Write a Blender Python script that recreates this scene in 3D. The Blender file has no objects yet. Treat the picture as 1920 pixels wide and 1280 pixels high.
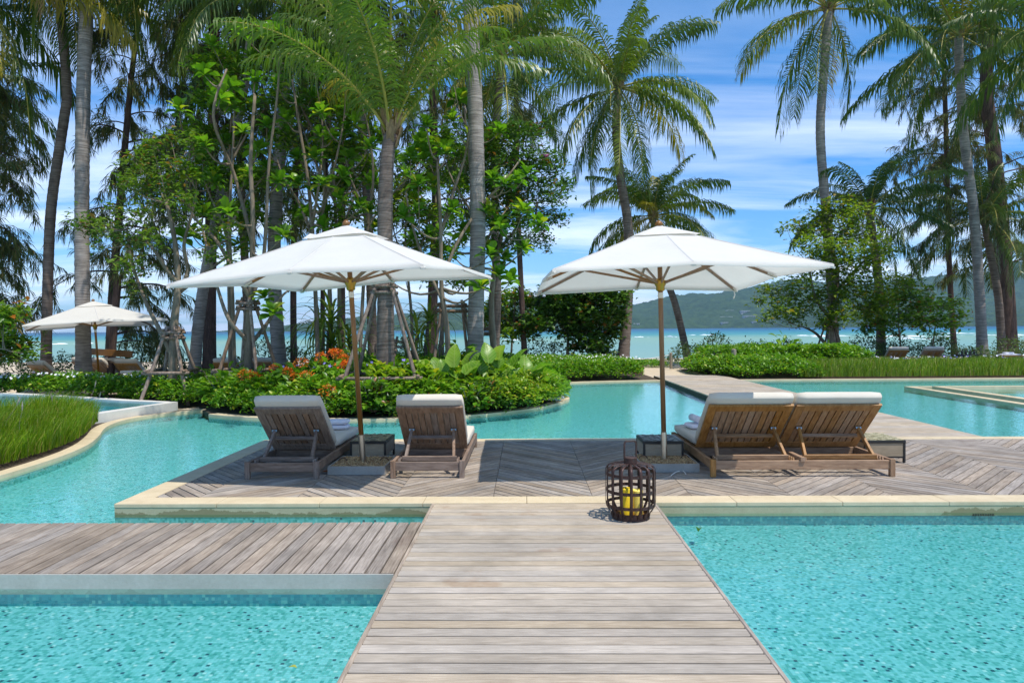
import bpy, bmesh, math, random
import numpy as np
from mathutils import Vector, Matrix
from math import radians, pi, sin, cos

rng = np.random.default_rng(7)
random.seed(7)
scene = bpy.context.scene
COL = scene.collection

# ---------------------------------------------------------------- camera
CAM = Vector((0, 0, 1.6))
YAW, PITCH, ROLL = radians(1.07), radians(1.047), radians(-0.43)
ROT = Matrix.Rotation(YAW, 3, 'Z') @ Matrix.Rotation(pi / 2 - PITCH, 3, 'X') @ Matrix.Rotation(ROLL, 3, 'Z')
cd = bpy.data.cameras.new('camera')
cd.sensor_width = 36.0
cd.lens = 24.0
cd.clip_start = 0.05
cd.clip_end = 60000
cam = bpy.data.objects.new('camera', cd)
cam.matrix_world = Matrix.Translation(CAM) @ ROT.to_4x4()
COL.objects.link(cam)
scene.camera = cam

# ---------------------------------------------------------------- sun, sky, exposure
SUN_DIR = Vector((0.80, -0.62, 2.25)).normalized()
SUN_EL = math.asin(SUN_DIR.z)
SUN_AZ = math.atan2(SUN_DIR.x, SUN_DIR.y)
world = bpy.data.worlds.new('World')
scene.world = world
world.use_nodes = True
wn, wl = world.node_tree.nodes, world.node_tree.links
wn.clear()
w_out = wn.new('ShaderNodeOutputWorld')
w_bg = wn.new('ShaderNodeBackground')
w_bg.inputs['Strength'].default_value = 0.15
sky = wn.new('ShaderNodeTexSky')
sky.sky_type = 'NISHITA'
sky.sun_disc = False
sky.sun_elevation = SUN_EL
sky.sun_rotation = SUN_AZ
sky.air_density = 1.0
sky.dust_density = 0.15
sky.ozone_density = 3.0
# thin cirrus over the whole dome, thicker towards the horizon
tc = wn.new('ShaderNodeTexCoord')
sep = wn.new('ShaderNodeSeparateXYZ')
wl.new(tc.outputs['Generated'], sep.inputs[0])
def wmath(op, a, b=None):
    n = wn.new('ShaderNodeMath'); n.operation = op
    for i, v in enumerate((a, b)):
        if v is None: continue
        if isinstance(v, (int, float)): n.inputs[i].default_value = v
        else: wl.new(v, n.inputs[i])
    return n.outputs[0]
zc = wmath('ADD', wmath('MAXIMUM', sep.outputs[2], 0.0), 0.10)
cu = wmath('DIVIDE', sep.outputs[0], zc)
cv = wmath('DIVIDE', sep.outputs[1], zc)
comb = wn.new('ShaderNodeCombineXYZ')
wl.new(wmath('MULTIPLY', cu, 0.30), comb.inputs[0])
wl.new(wmath('MULTIPLY', cv, 0.85), comb.inputs[1])
cn = wn.new('ShaderNodeTexNoise')
cn.inputs['Scale'].default_value = 1.3
cn.inputs['Detail'].default_value = 7
cn.inputs['Roughness'].default_value = 0.58
cn.inputs['Distortion'].default_value = 0.5
wl.new(comb.outputs[0], cn.inputs['Vector'])
cr = wn.new('ShaderNodeValToRGB')
cr.color_ramp.elements[0].position = 0.41
cr.color_ramp.elements[0].color = (0, 0, 0, 1)
cr.color_ramp.elements[1].position = 0.69
cr.color_ramp.elements[1].color = (1, 1, 1, 1)
wl.new(cn.outputs['Fac'], cr.inputs[0])
low = wmath('SUBTRACT', 1.0, wmath('MINIMUM', wmath('MULTIPLY', wmath('MAXIMUM', sep.outputs[2], 0.0), 1.9), 0.86))
cfac = wmath('MULTIPLY', cr.outputs[0], low)
cfac = wmath('MINIMUM', wmath('MULTIPLY', cfac, 1.15), 0.85)
wmix = wn.new('ShaderNodeMixRGB')
wl.new(cfac, wmix.inputs[0])
hsv = wn.new('ShaderNodeHueSaturation')
hsv.inputs['Saturation'].default_value = 1.38
hsv.inputs['Value'].default_value = 0.92
wl.new(sky.outputs[0], hsv.inputs['Color'])
tint = wn.new('ShaderNodeMixRGB'); tint.blend_type = 'MULTIPLY'
hz = wmath('SUBTRACT', 1.0, wmath('MINIMUM', wmath('MULTIPLY', wmath('ABSOLUTE', sep.outputs[2]), 2.2), 1.0))
wl.new(hz, tint.inputs[0])
wl.new(hsv.outputs[0], tint.inputs[1])
tint.inputs[2].default_value = (0.52, 0.74, 1.02, 1)
wl.new(tint.outputs[0], wmix.inputs[1])
wmix.inputs[2].default_value = (7.2, 7.6, 8.2, 1)
wl.new(wmix.outputs[0], w_bg.inputs['Color'])
wl.new(w_bg.outputs[0], w_out.inputs['Surface'])

sd = bpy.data.lights.new('sun', 'SUN')
sd.energy = 3.7
sd.angle = radians(0.5)
sd.color = (1.0, 0.95, 0.87)
sun = bpy.data.objects.new('sun', sd)
sun.rotation_euler = SUN_DIR.to_track_quat('Z', 'Y').to_euler()
COL.objects.link(sun)

scene.view_settings.view_transform = 'Standard'
scene.view_settings.look = 'None'
scene.view_settings.exposure = 0.46
scene.view_settings.gamma = 1
scene.view_settings.use_curve_mapping = False
scene.cycles.use_denoising = True
scene.cycles.max_bounces = 8
scene.cycles.transparent_max_bounces = 12
scene.cycles.transmission_bounces = 4
scene.cycles.diffuse_bounces = 4
scene.cycles.glossy_bounces = 3
scene.cycles.sample_clamp_indirect = 6

# ---------------------------------------------------------------- helpers
def at(px, py, Y):
    """World point at distance Y (metres towards the sea) seen at photograph position px, py."""
    d = ROT @ Vector(((px - 960) / 1280, -(py - 640) / 1280, -1))
    return CAM + d * (Y / d.y)

def ground(px, py, z=0.0):
    d = ROT @ Vector(((px - 960) / 1280, -(py - 640) / 1280, -1))
    return CAM + d * ((z - 1.6) / d.z)

def tag(o, label=None, cat=None, group=None, kind=None):
    if label: o['label'] = label
    if cat: o['category'] = cat
    if group: o['group'] = group
    if kind: o['kind'] = kind
    return o

def thing(name, label, cat, loc=(0, 0, 0), rz=0.0, group=None):
    o = bpy.data.objects.new(name, None)
    o.empty_display_size = 0.2
    o.location = loc
    o.rotation_euler = (0, 0, rz)
    COL.objects.link(o)
    return tag(o, label, cat, group)

def np_mesh(name, V, faces, smooth=False):
    """faces: list of int arrays (n,k)"""
    V = np.asarray(V, np.float32)
    me = bpy.data.meshes.new(name)
    me.vertices.add(len(V))
    me.vertices.foreach_set('co', V.ravel())
    faces = [np.asarray(f, np.int32) for f in faces if len(f)]
    idx = np.concatenate([f.ravel() for f in faces])
    cnt = np.concatenate([np.full(len(f), f.shape[1], np.int32) for f in faces])
    st = np.concatenate([[0], np.cumsum(cnt)[:-1]]).astype(np.int32)
    me.loops.add(len(idx))
    me.loops.foreach_set('vertex_index', idx)
    me.polygons.add(len(cnt))
    me.polygons.foreach_set('loop_start', st)
    me.polygons.foreach_set('loop_total', cnt)
    if smooth:
        me.polygons.foreach_set('use_smooth', np.ones(len(cnt), bool))
    me.update(calc_edges=True)
    return me

def link(name, me, mat=None, parent=None, loc=None, rot=None, kind=None):
    if mat is not None and not len(me.materials):
        me.materials.append(mat)
    o = bpy.data.objects.new(name, me)
    if parent is not None: o.parent = parent
    if loc is not None: o.location = loc
    if rot is not None: o.rotation_euler = rot
    if kind: o['kind'] = kind
    COL.objects.link(o)
    return o

class MB:
    def __init__(s):
        s.v = []; s.f = []
    def add(s, vs, fs):
        b = len(s.v)
        s.v += [tuple(v) for v in vs]
        s.f += [tuple(b + i for i in f) for f in fs]
        return s
    def box(s, x0, x1, y0, y1, z0, z1, M=None):
        vs = [Vector((x, y, z)) for z in (z0, z1) for y in (y0, y1) for x in (x0, x1)]
        if M is not None: vs = [M @ v for v in vs]
        return s.add(vs, [(0, 2, 3, 1), (4, 5, 7, 6), (0, 1, 5, 4), (2, 6, 7, 3), (0, 4, 6, 2), (1, 3, 7, 5)])
    def bar(s, a, b, w, h, up=(0, 0, 1), c=0.0):
        """rectangular bar from a to b with chamfered long edges"""
        a = Vector(a); b = Vector(b)
        t = (b - a).normalized()
        u = Vector(up)
        x = t.cross(u)
        if x.length < 1e-4: x = t.cross(Vector((1, 0, 0)))
        x.normalize(); y = x.cross(t).normalized()
        hw, hh = w / 2, h / 2
        if c <= 0: c = min(w, h) * 0.1
        prof = [(-hw, -hh + c), (-hw + c, -hh), (hw - c, -hh), (hw, -hh + c), (hw, hh - c), (hw - c, hh), (-hw + c, hh), (-hw, hh - c)]
        vs = [p + x * i + y * j for p in (a, b) for i, j in prof]
        n = 8
        fs = [(k, (k + 1) % n, n + (k + 1) % n, n + k) for k in range(n)] + [tuple(range(n - 1, -1, -1)), tuple(range(n, 2 * n))]
        return s.add(vs, fs)
    def tube(s, pts, rad, n=8, cap=True):
        pts = [Vector(p) for p in pts]
        if not hasattr(rad, '__len__'): rad = [rad] * len(pts)
        base = len(s.v)
        x = None
        for i, p in enumerate(pts):
            t = (pts[min(i + 1, len(pts) - 1)] - pts[max(i - 1, 0)]).normalized()
            if x is None:
                x = t.cross(Vector((0.31, 0.95, 0.05)))
                if x.length < 1e-3: x = t.cross(Vector((1, 0, 0)))
            x = (x - t * x.dot(t)).normalized()
            y = t.cross(x)
            for k in range(n):
                a = 2 * pi * k / n
                s.v.append(tuple(p + (x * cos(a) + y * sin(a)) * rad[i]))
        for i in range(len(pts) - 1):
            for k in range(n):
                s.f.append((base + i * n + k, base + i * n + (k + 1) % n, base + (i + 1) * n + (k + 1) % n, base + (i + 1) * n + k))
        if cap:
            s.f.append(tuple(base + k for k in range(n - 1, -1, -1)))
            s.f.append(tuple(base + (len(pts) - 1) * n + k for k in range(n)))
        return s
    def lathe(s, prof, n=24, c=(0, 0, 0), cap=True):
        b = len(s.v)
        for r, z in prof:
            for k in range(n):
                a = 2 * pi * k / n
                s.v.append((c[0] + r * cos(a), c[1] + r * sin(a), c[2] + z))
        for i in range(len(prof) - 1):
            for k in range(n):
                s.f.append((b + i * n + k, b + i * n + (k + 1) % n, b + (i + 1) * n + (k + 1) % n, b + (i + 1) * n + k))
        if cap:
            s.f.append(tuple(b + k for k in range(n - 1, -1, -1)))
            s.f.append(tuple(b + (len(prof) - 1) * n + k for k in range(n)))
        return s
    def prism(s, poly, z0, z1):
        n = len(poly)
        vs = [(p[0], p[1], z0) for p in poly] + [(p[0], p[1], z1) for p in poly]
        fs = [tuple(range(n - 1, -1, -1)), tuple(range(n, 2 * n))] + [(k, (k + 1) % n, n + (k + 1) % n, n + k) for k in range(n)]
        return s.add(vs, fs)
    def build(s, name, mat, parent=None, loc=None, rot=None, kind=None, smooth=False, origin=None, bevel=0.0, seg=2):
        me = bpy.data.meshes.new(name)
        vs = s.v
        if origin is not None:
            o = Vector(origin)
            vs = [tuple(Vector(v) - o) for v in vs]
            if parent is None: loc = o
        me.from_pydata(vs, [], s.f)
        if bevel > 0:
            bm = bmesh.new(); bm.from_mesh(me)
            bmesh.ops.recalc_face_normals(bm, faces=bm.faces)
            bmesh.ops.bevel(bm, geom=bm.edges[:], offset=bevel, segments=seg, profile=0.6, affect='EDGES', clamp_overlap=True)
            bm.to_mesh(me); bm.free()
        if smooth:
            for p in me.polygons: p.use_smooth = True
        me.update()
        return link(name, me, mat, parent, loc, rot, kind)

def ccw(poly):
    a = sum(poly[i][0] * poly[(i + 1) % len(poly)][1] - poly[(i + 1) % len(poly)][0] * poly[i][1] for i in range(len(poly)))
    return list(poly) if a > 0 else list(poly)[::-1]

def smooth_line(pts, k=6):
    pts = [Vector((p[0], p[1], p[2] if len(p) > 2 else 0)) for p in pts]
    P = [pts[0]] + pts + [pts[-1]]
    out = []
    for i in range(1, len(P) - 2):
        for j in range(k):
            t = j / k
            a, b, c, d = P[i - 1], P[i], P[i + 1], P[i + 2]
            out.append(0.5 * ((2 * b) + (c - a) * t + (2 * a - 5 * b + 4 * c - d) * t * t + (3 * b - a - 3 * c + d) * t ** 3))
    out.append(pts[-1])
    return out

def ribbon(mb, pts, w0, w1, z0, z1):
    """wall that follows a line; w0/w1 = offsets to the right and the left of it"""
    n = len(pts)
    L = []; R = []
    for i in range(n):
        t = (pts[min(i + 1, n - 1)] - pts[max(i - 1, 0)]); t.z = 0; t.normalize()
        nn = Vector((-t.y, t.x, 0))
        L.append(pts[i] + nn * w1); R.append(pts[i] - nn * w0)
    vs = []
    for i in range(n):
        vs += [(R[i].x, R[i].y, z0), (R[i].x, R[i].y, z1), (L[i].x, L[i].y, z1), (L[i].x, L[i].y, z0)]
    fs = []
    for i in range(n - 1):
        a, b = 4 * i, 4 * i + 4
        for k in range(3):
            fs.append((a + k, b + k, b + k + 1, a + k + 1))
    fs += [(0, 1, 2, 3), (4 * n - 1, 4 * n - 2, 4 * n - 3, 4 * n - 4)]
    mb.add(vs, fs)

def inside(poly, X, Y):
    X = np.asarray(X); Y = np.asarray(Y)
    r = np.zeros(X.shape, bool)
    n = len(poly)
    for i in range(n):
        x0, y0 = poly[i][0], poly[i][1]; x1, y1 = poly[(i + 1) % n][0], poly[(i + 1) % n][1]
        c = ((y0 > Y) != (y1 > Y)) & (X < (x1 - x0) * (Y - y0) / ((y1 - y0) if abs(y1 - y0) > 1e-9 else 1e-9) + x0)
        r ^= c
    return r

def sample_poly(poly, n):
    xs = [p[0] for p in poly]; ys = [p[1] for p in poly]
    out = np.zeros((0, 2))
    while len(out) < n:
        q = np.column_stack([rng.uniform(min(xs), max(xs), 2 * n), rng.uniform(min(ys), max(ys), 2 * n)])
        out = np.vstack([out, q[inside(poly, q[:, 0], q[:, 1])]])
    return out[:n]

def edge_dist(poly, P):
    d = np.full(len(P), 1e9)
    n = len(poly)
    for i in range(n):
        a = np.array(poly[i][:2], float); b = np.array(poly[(i + 1) % n][:2], float)
        ab = b - a
        t = np.clip(((P - a) @ ab) / max(ab @ ab, 1e-9), 0, 1)
        d = np.minimum(d, np.linalg.norm(P - (a + t[:, None] * ab), axis=1))
    return d

# ---------------------------------------------------------------- materials
class NT:
    def __init__(s, name):
        s.m = bpy.data.materials.new(name)
        s.m.use_nodes = True
        s.t = s.m.node_tree
        s.n = s.t.nodes; s.n.clear()
        s.out = s.n.new('ShaderNodeOutputMaterial')
    def new(s, typ, **kw):
        n = s.n.new('ShaderNode' + typ)
        for k, v in kw.items(): setattr(n, k, v)
        return n
    def set(s, sock, v):
        if hasattr(v, 'is_output') or isinstance(v, bpy.types.NodeSocket): s.t.links.new(v, sock)
        elif isinstance(v, (tuple, list)) and sock.type == 'RGBA' and len(v) == 3: sock.default_value = (*v, 1)
        else: sock.default_value = v
    def math(s, op, a, b=None, c=None):
        n = s.new('Math', operation=op)
        for i, v in enumerate((a, b, c)):
            if v is not None: s.set(n.inputs[i], v)
        return n.outputs[0]
    def noise(s, vec=None, scale=5.0, detail=3.0, rough=0.5, dist=0.0):
        n = s.new('TexNoise')
        if vec is not None: s.set(n.inputs['Vector'], vec)
        n.inputs['Scale'].default_value = scale
        n.inputs['Detail'].default_value = detail
        n.inputs['Roughness'].default_value = rough
        n.inputs['Distortion'].default_value = dist
        return n.outputs['Fac']
    def ramp(s, fac, stops, interp='LINEAR'):
        n = s.new('ValToRGB')
        e = n.color_ramp.elements
        n.color_ramp.interpolation = interp
        while len(e) < len(stops): e.new(0.5)
        for i, (p, c) in enumerate(stops):
            e[i].position = p; e[i].color = (*c, 1) if len(c) == 3 else c
        s.set(n.inputs[0], fac)
        return n.outputs[0]
    def mix(s, fac, a, b, mode='MIX'):
        n = s.new('MixRGB', blend_type=mode)
        s.set(n.inputs[0], fac); s.set(n.inputs[1], a); s.set(n.inputs[2], b)
        return n.outputs[0]
    def mapping(s, vec, scale=(1, 1, 1), loc=None):
        n = s.new('Mapping')
        s.set(n.inputs[0], vec)
        n.inputs['Scale'].default_value = scale
        if loc is not None: s.set(n.inputs['Location'], loc)
        return n.outputs[0]
    def obj(s): return s.new('TexCoord').outputs['Object']
    def pos(s): return s.new('NewGeometry').outputs['Position']
    def island(s): return s.new('NewGeometry').outputs['Random Per Island']
    def rand(s): return s.new('ObjectInfo').outputs['Random']
    def bump(s, h, strength=0.3, dist=0.01):
        n = s.new('Bump')
        n.inputs['Strength'].default_value = strength
        n.inputs['Distance'].default_value = dist
        s.set(n.inputs['Height'], h)
        return n.outputs[0]
    def bsdf(s, color, rough=0.6, spec=0.5, normal=None, metal=0.0):
        n = s.new('BsdfPrincipled')
        s.set(n.inputs['Base Color'], color); s.set(n.inputs['Roughness'], rough)
        n.inputs['Specular IOR Level'].default_value = spec
        n.inputs['Metallic'].default_value = metal
        if normal is not None: s.set(n.inputs['Normal'], normal)
        return n.outputs[0]
    def done(s, sh):
        s.t.links.new(sh, s.out.inputs['Surface'])
        return s.m

def wood(name, dark, light, grain=(1.2, 26, 26), hsvar=0.35, stain=None, rough=0.7, spec=0.25, patch=0.35):
    m = NT(name)
    r = m.rand()
    off = m.new('CombineXYZ')
    m.set(off.inputs[0], m.math('MULTIPLY', r, 37.0)); m.set(off.inputs[1], m.math('MULTIPLY', r, 91.0))
    add = m.new('VectorMath', operation='ADD')
    m.set(add.inputs[0], m.obj()); m.set(add.inputs[1], off.outputs[0])
    v = m.mapping(add.outputs[0], grain)
    g = m.noise(v, 3.0, 5, 0.62, 0.4)
    c = m.ramp(g, [(0.28, dark), (0.72, light)])
    blot = m.noise(m.pos(), 1.7, 4, 0.6)
    blot2 = m.noise(add.outputs[0], 4.0, 3, 0.6)
    val = m.math('ADD', m.math('MULTIPLY', m.math('SUBTRACT', r, 0.5), hsvar), 1.0)
    val = m.math('MULTIPLY', val, m.math('ADD', m.math('MULTIPLY', m.math('SUBTRACT', blot, 0.5), patch * 2), 1.0))
    val = m.math('MULTIPLY', val, m.math('ADD', m.math('MULTIPLY', m.math('SUBTRACT', blot2, 0.5), patch), 1.0))
    h = m.new('HueSaturation')
    m.set(h.inputs['Value'], val); m.set(h.inputs['Color'], c)
    m.set(h.inputs['Saturation'], m.math('ADD', m.math('MULTIPLY', m.math('FRACT', m.math('MULTIPLY', r, 7.3)), 0.5), 0.75))
    col = h.outputs[0]
    if stain:
        sfac = m.ramp(m.noise(m.pos(), 1.6, 4, 0.6), [(0.59, (0, 0, 0)), (0.66, (1, 1, 1))])
        sb = m.ramp(m.math('FRACT', m.math('MULTIPLY', r, 13.7)), [(0.55, (0.15,) * 3), (0.6, (1,) * 3)])
        col = m.mix(m.math('MULTIPLY', m.math('MULTIPLY', sfac, sb), 0.38), col, stain)
    return m.done(m.bsdf(col, rough, spec, m.bump(g, 0.35, 0.004)))

M = {}
M['deck'] = wood('weathered_deck_wood', (0.165, 0.13, 0.102), (0.42, 0.358, 0.292), (1.5, 30, 30), 0.36, (0.16, 0.11, 0.085), patch=0.55)
M['board'] = wood('bleached_deck_wood', (0.30, 0.245, 0.182), (0.50, 0.425, 0.33), (2.2, 34, 34), 0.24, (0.24, 0.13, 0.065), patch=0.36)
M['teak_grey'] = wood('grey_teak', (0.13, 0.085, 0.06), (0.30, 0.22, 0.17), (14, 14, 2), 0.25, patch=0.3)
M['teak'] = wood('oiled_teak', (0.19, 0.095, 0.04), (0.40, 0.235, 0.12), (14, 14, 2), 0.25, patch=0.25, spec=0.35, rough=0.55)
M['pole_wood'] = wood('varnished_pole_wood', (0.15, 0.062, 0.014), (0.27, 0.13, 0.034), (18, 18, 1.2), 0.1, rough=0.4, spec=0.5, patch=0.12)
M['rib_wood'] = wood('parasol_rib_wood', (0.20, 0.105, 0.05), (0.34, 0.20, 0.11), (10, 10, 10), 0.2, rough=0.5, spec=0.4, patch=0.1)
M['teak_grey_x'] = wood('grey_teak_along', (0.13, 0.085, 0.06), (0.30, 0.22, 0.17), (2, 14, 14), 0.25, patch=0.3)
M['teak_x'] = wood('oiled_teak_along', (0.19, 0.095, 0.04), (0.40, 0.235, 0.12), (2, 14, 14), 0.25, patch=0.25, spec=0.35, rough=0.55)
M['teak_grey_y'] = wood('grey_teak_lengthwise', (0.13, 0.085, 0.06), (0.30, 0.22, 0.17), (14, 2, 4), 0.25, patch=0.3)
M['teak_y'] = wood('oiled_teak_lengthwise', (0.19, 0.095, 0.04), (0.40, 0.235, 0.12), (14, 2, 4), 0.25, patch=0.25, spec=0.35, rough=0.55)
for sfx, gr in (('', (14, 14, 2)), ('_x', (2, 14, 14)), ('_y', (14, 2, 4))):
    M['teak_sunlit' + sfx] = wood('sun_brightened_teak', (0.30, 0.165, 0.075), (0.50, 0.31, 0.155), gr, 0.2, patch=0.2, spec=0.3, rough=0.6)  # teak for the beach loungers, sunlight put into the brighter, warmer colour
M['joist'] = wood('dark_joist_wood', (0.035, 0.028, 0.024), (0.07, 0.06, 0.05), (2, 14, 14), 0.1)
M['prop_wood'] = wood('bark_pole_wood', (0.12, 0.08, 0.058), (0.35, 0.265, 0.20), (9, 9, 2.5), 0.35, rough=0.9, spec=0.1, patch=0.6)
M['panel_wood'] = wood('pale_panel_wood', (0.26, 0.215, 0.155), (0.36, 0.30, 0.225), (2, 2, 14), 0.1, patch=0.2)

def stone(name, c0, c1, wet=None, wet_z=(0, 0), scale=9, rough=0.8, waterline=None, xvar=False):
    m = NT(name)
    p = m.pos()
    n = m.noise(p, scale, 6, 0.65)
    n2 = m.noise(p, scale * 14, 3, 0.7)
    c = m.ramp(n, [(0.3, c0), (0.7, c1)])
    c = m.mix(0.35, c, m.ramp(n2, [(0.3, c0), (0.7, c1)]))
    big = m.noise(p, 0.9, 5, 0.6)
    c = m.mix(m.math('MULTIPLY', m.ramp(big, [(0.45, (0, 0, 0)), (0.75, (1, 1, 1))]), 0.25), c, tuple(v * 0.55 for v in c0))
    if waterline is not None:
        sz = m.new('SeparateXYZ'); m.set(sz.inputs[0], p)
        edge = m.math('ADD', waterline, m.math('MULTIPLY', m.math('SUBTRACT', m.noise(m.mapping(p, (1.2, 1.2, 0.2)), 2.2, 7, 0.72), 0.47), 0.24))
        if xvar:     # wet patches: along the left face and at the far right only
            xr = m.ramp(m.math('MULTIPLY', m.math('ADD', sz.outputs[0], 5.0), 0.1), [(0.0, (0.5,) * 3), (0.55, (0.5,) * 3), (0.62, (0.0,) * 3), (0.86, (0.0,) * 3), (0.90, (0.52,) * 3), (1.0, (0.52,) * 3)])
            edge = m.math('ADD', edge, m.math('MULTIPLY', m.math('SUBTRACT', xr, 0.5), 0.2))
        f = m.math('LESS_THAN', sz.outputs[2], edge)
        c = m.mix(m.math('MULTIPLY', f, 0.75), c, wet)
    return m.done(m.bsdf(c, rough, 0.25, m.bump(n2, 0.25, 0.004)))

M['coping'] = stone('sandstone_coping', (0.50, 0.40, 0.25), (0.66, 0.55, 0.37), scale=6)
M['coping_face'] = stone('wet_stone_face', (0.36, 0.31, 0.19), (0.50, 0.445, 0.29), (0.19, 0.165, 0.08), scale=5, waterline=-0.078, xvar=True)
M['concrete'] = stone('pale_concrete', (0.36, 0.34, 0.29), (0.50, 0.475, 0.42), (0.33, 0.315, 0.27), scale=3, waterline=-0.13)
M['white_wall'] = stone('whitewashed_wall', (0.55, 0.53, 0.48), (0.70, 0.68, 0.62), scale=3)
M['base_concrete'] = stone('grey_metal_tray', (0.27, 0.255, 0.225), (0.40, 0.38, 0.34), scale=5)
M['soil'] = stone('dark_soil', (0.055, 0.04, 0.028), (0.12, 0.09, 0.06), scale=12, rough=1)
M['sand'] = stone('beach_sand', (0.50, 0.40, 0.28), (0.62, 0.52, 0.38), scale=2, rough=1)
M['gravel'] = stone('brown_gravel', (0.17, 0.10, 0.045), (0.46, 0.33, 0.17), scale=40, rough=1)
M['pebble'] = stone('pale_pebble', (0.35, 0.34, 0.32), (0.65, 0.63, 0.6), scale=10)

def simple(name, c, rough=0.5, spec=0.5, metal=0.0, var=0.12, scale=20, bump=0.0):
    m = NT(name)
    n = m.noise(m.obj(), scale, 4, 0.6)
    col = m.ramp(n, [(0.25, tuple(v * (1 - var) for v in c)), (0.75, tuple(min(1, v * (1 + var)) for v in c))])
    return m.done(m.bsdf(col, rough, spec, m.bump(n, bump, 0.004) if bump else None, metal))

M['steel'] = simple('brushed_steel', (0.55, 0.50, 0.42), 0.3, 0.5, 1.0)
M['brass'] = simple('aged_brass', (0.50, 0.29, 0.05), 0.35, 0.5, 0.85)
M['black_metal'] = simple('black_metal', (0.018, 0.017, 0.016), 0.45, 0.4)
M['rust'] = simple('rusty_iron', (0.060, 0.030, 0.024), 0.5, 0.45, 0.3, var=0.5, scale=30, bump=0.3)
M['rust_plate'] = simple('rust_plate', (0.20, 0.09, 0.03), 0.8, 0.2, var=0.6, scale=30)
M['candle'] = simple('yellow_wax', (1.0, 0.66, 0.02), 0.5, 0.5, var=0.08)
M['candle_pale'] = simple('pale_yellow_wax', (1.0, 0.74, 0.14), 0.5, 0.5, var=0.06)
M['cord'] = simple('white_cord', (0.75, 0.72, 0.66), 0.9, 0.1)
M['hotel'] = simple('pale_plaster', (0.55, 0.53, 0.5), 0.8, 0.2)
M['dark_glass'] = simple('dark_window_glass', (0.05, 0.06, 0.07), 0.2, 0.5)
M['foam'] = simple('white_surf', (0.85, 0.88, 0.88), 0.9, 0.1, scale=0.5)
M['bin'] = simple('brown_painted_wood', (0.17, 0.075, 0.035), 0.7, 0.3)
M['petal_white'] = simple('white_petal', (0.8, 0.8, 0.82), 0.7, 0.2)
M['petal_pink'] = simple('pink_petal', (0.55, 0.16, 0.42), 0.7, 0.2)
M['petal_blue'] = simple('violet_petal', (0.30, 0.26, 0.70), 0.7, 0.2)

def fabric(name, c, trans=0.0, weave=600):
    m = NT(name)
    n = m.noise(m.obj(), 3.0, 4, 0.6)
    w = m.noise(m.obj(), weave, 2, 0.5)
    col = m.ramp(n, [(0.3, tuple(v * 0.94 for v in c)), (0.7, c)])
    nb = m.bump(m.math('ADD', m.math('MULTIPLY', n, 0.8), m.math('MULTIPLY', w, 0.2)), 0.25, 0.02)
    d = m.bsdf(col, 0.9, 0.1, nb)
    if trans:
        t = m.new('BsdfTranslucent'); m.set(t.inputs[0], col)
        mx = m.new('MixShader'); mx.inputs[0].default_value = trans
        m.t.links.new(d, mx.inputs[1]); m.t.links.new(t.outputs[0], mx.inputs[2])
        return m.done(mx.outputs[0])
    return m.done(d)
M['canvas'] = fabric('white_canvas', (0.82, 0.795, 0.735), 0.34)
M['canvas_seam'] = fabric('canvas_seam', (0.66, 0.65, 0.62), 0.2)
M['cushion'] = fabric('cream_cushion_cloth', (0.60, 0.55, 0.465))
M['towel'] = fabric('white_towel_cloth', (0.74, 0.73, 0.80), weave=150)

def leafmat(name, dark, mid, light, yellow=None, yprob=0.04, trans=0.38, gloss=0.42, per='island', tcol=None):
    m = NT(name)
    r = m.island() if per == 'island' else m.rand()
    col = m.ramp(r, [(0.0, dark), (0.5, mid), (1.0, light)])
    if per == 'both':
        r2 = m.island()
        col = m.mix(0.35, col, m.ramp(r2, [(0.0, dark), (1.0, light)]))
    if yellow:
        rr = m.math('FRACT', m.math('MULTIPLY', r, 17.31))
        col = m.mix(m.math('LESS_THAN', rr, yprob), col, yellow)
    big = m.noise(m.pos(), 1.3, 3, 0.6)
    h = m.new('HueSaturation')
    m.set(h.inputs['Value'], m.math('ADD', m.math('MULTIPLY', big, 0.7), 0.65))
    m.set(h.inputs['Color'], col)
    col = h.outputs[0]
    d = m.bsdf(col, gloss, 0.4)
    t = m.new('BsdfTranslucent')
    m.set(t.inputs[0], m.mix(1.0, col, tcol or (1.3, 1.5, 0.5), 'MULTIPLY'))
    mx = m.new('MixShader'); mx.inputs[0].default_value = trans
    m.t.links.new(d, mx.inputs[1]); m.t.links.new(t.outputs[0], mx.inputs[2])
    return m.done(mx.outputs[0])

M['palm'] = leafmat('palm_leaf', (0.040, 0.088, 0.016), (0.085, 0.150, 0.022), (0.165, 0.22, 0.03), (0.27, 0.23, 0.02), 0.10, 0.35, 0.36, 'both')
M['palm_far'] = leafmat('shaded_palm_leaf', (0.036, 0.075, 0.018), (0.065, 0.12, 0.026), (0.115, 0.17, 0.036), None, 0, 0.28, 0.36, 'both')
M['palm_young'] = leafmat('young_palm_leaf', (0.062, 0.125, 0.014), (0.105, 0.185, 0.018), (0.19, 0.25, 0.024), (0.30, 0.26, 0.02), 0.10, 0.40, 0.36, 'both')
M['palm_dry'] = leafmat('dry_palm_leaf', (0.22, 0.13, 0.06), (0.28, 0.18, 0.08), (0.36, 0.26, 0.10), None, 0, 0.2, 0.6)
M['casuarina'] = leafmat('casuarina_needles', (0.06, 0.094, 0.026), (0.10, 0.14, 0.038), (0.175, 0.205, 0.05), (0.20, 0.15, 0.04), 0.1, 0.34, 0.6, tcol=(1.1, 1.1, 0.7))
M['rosette'] = leafmat('glossy_big_leaf', (0.06, 0.155, 0.012), (0.115, 0.255, 0.018), (0.21, 0.37, 0.03), (0.36, 0.40, 0.03), 0.06, 0.48, 0.30, 'rand')
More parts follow.
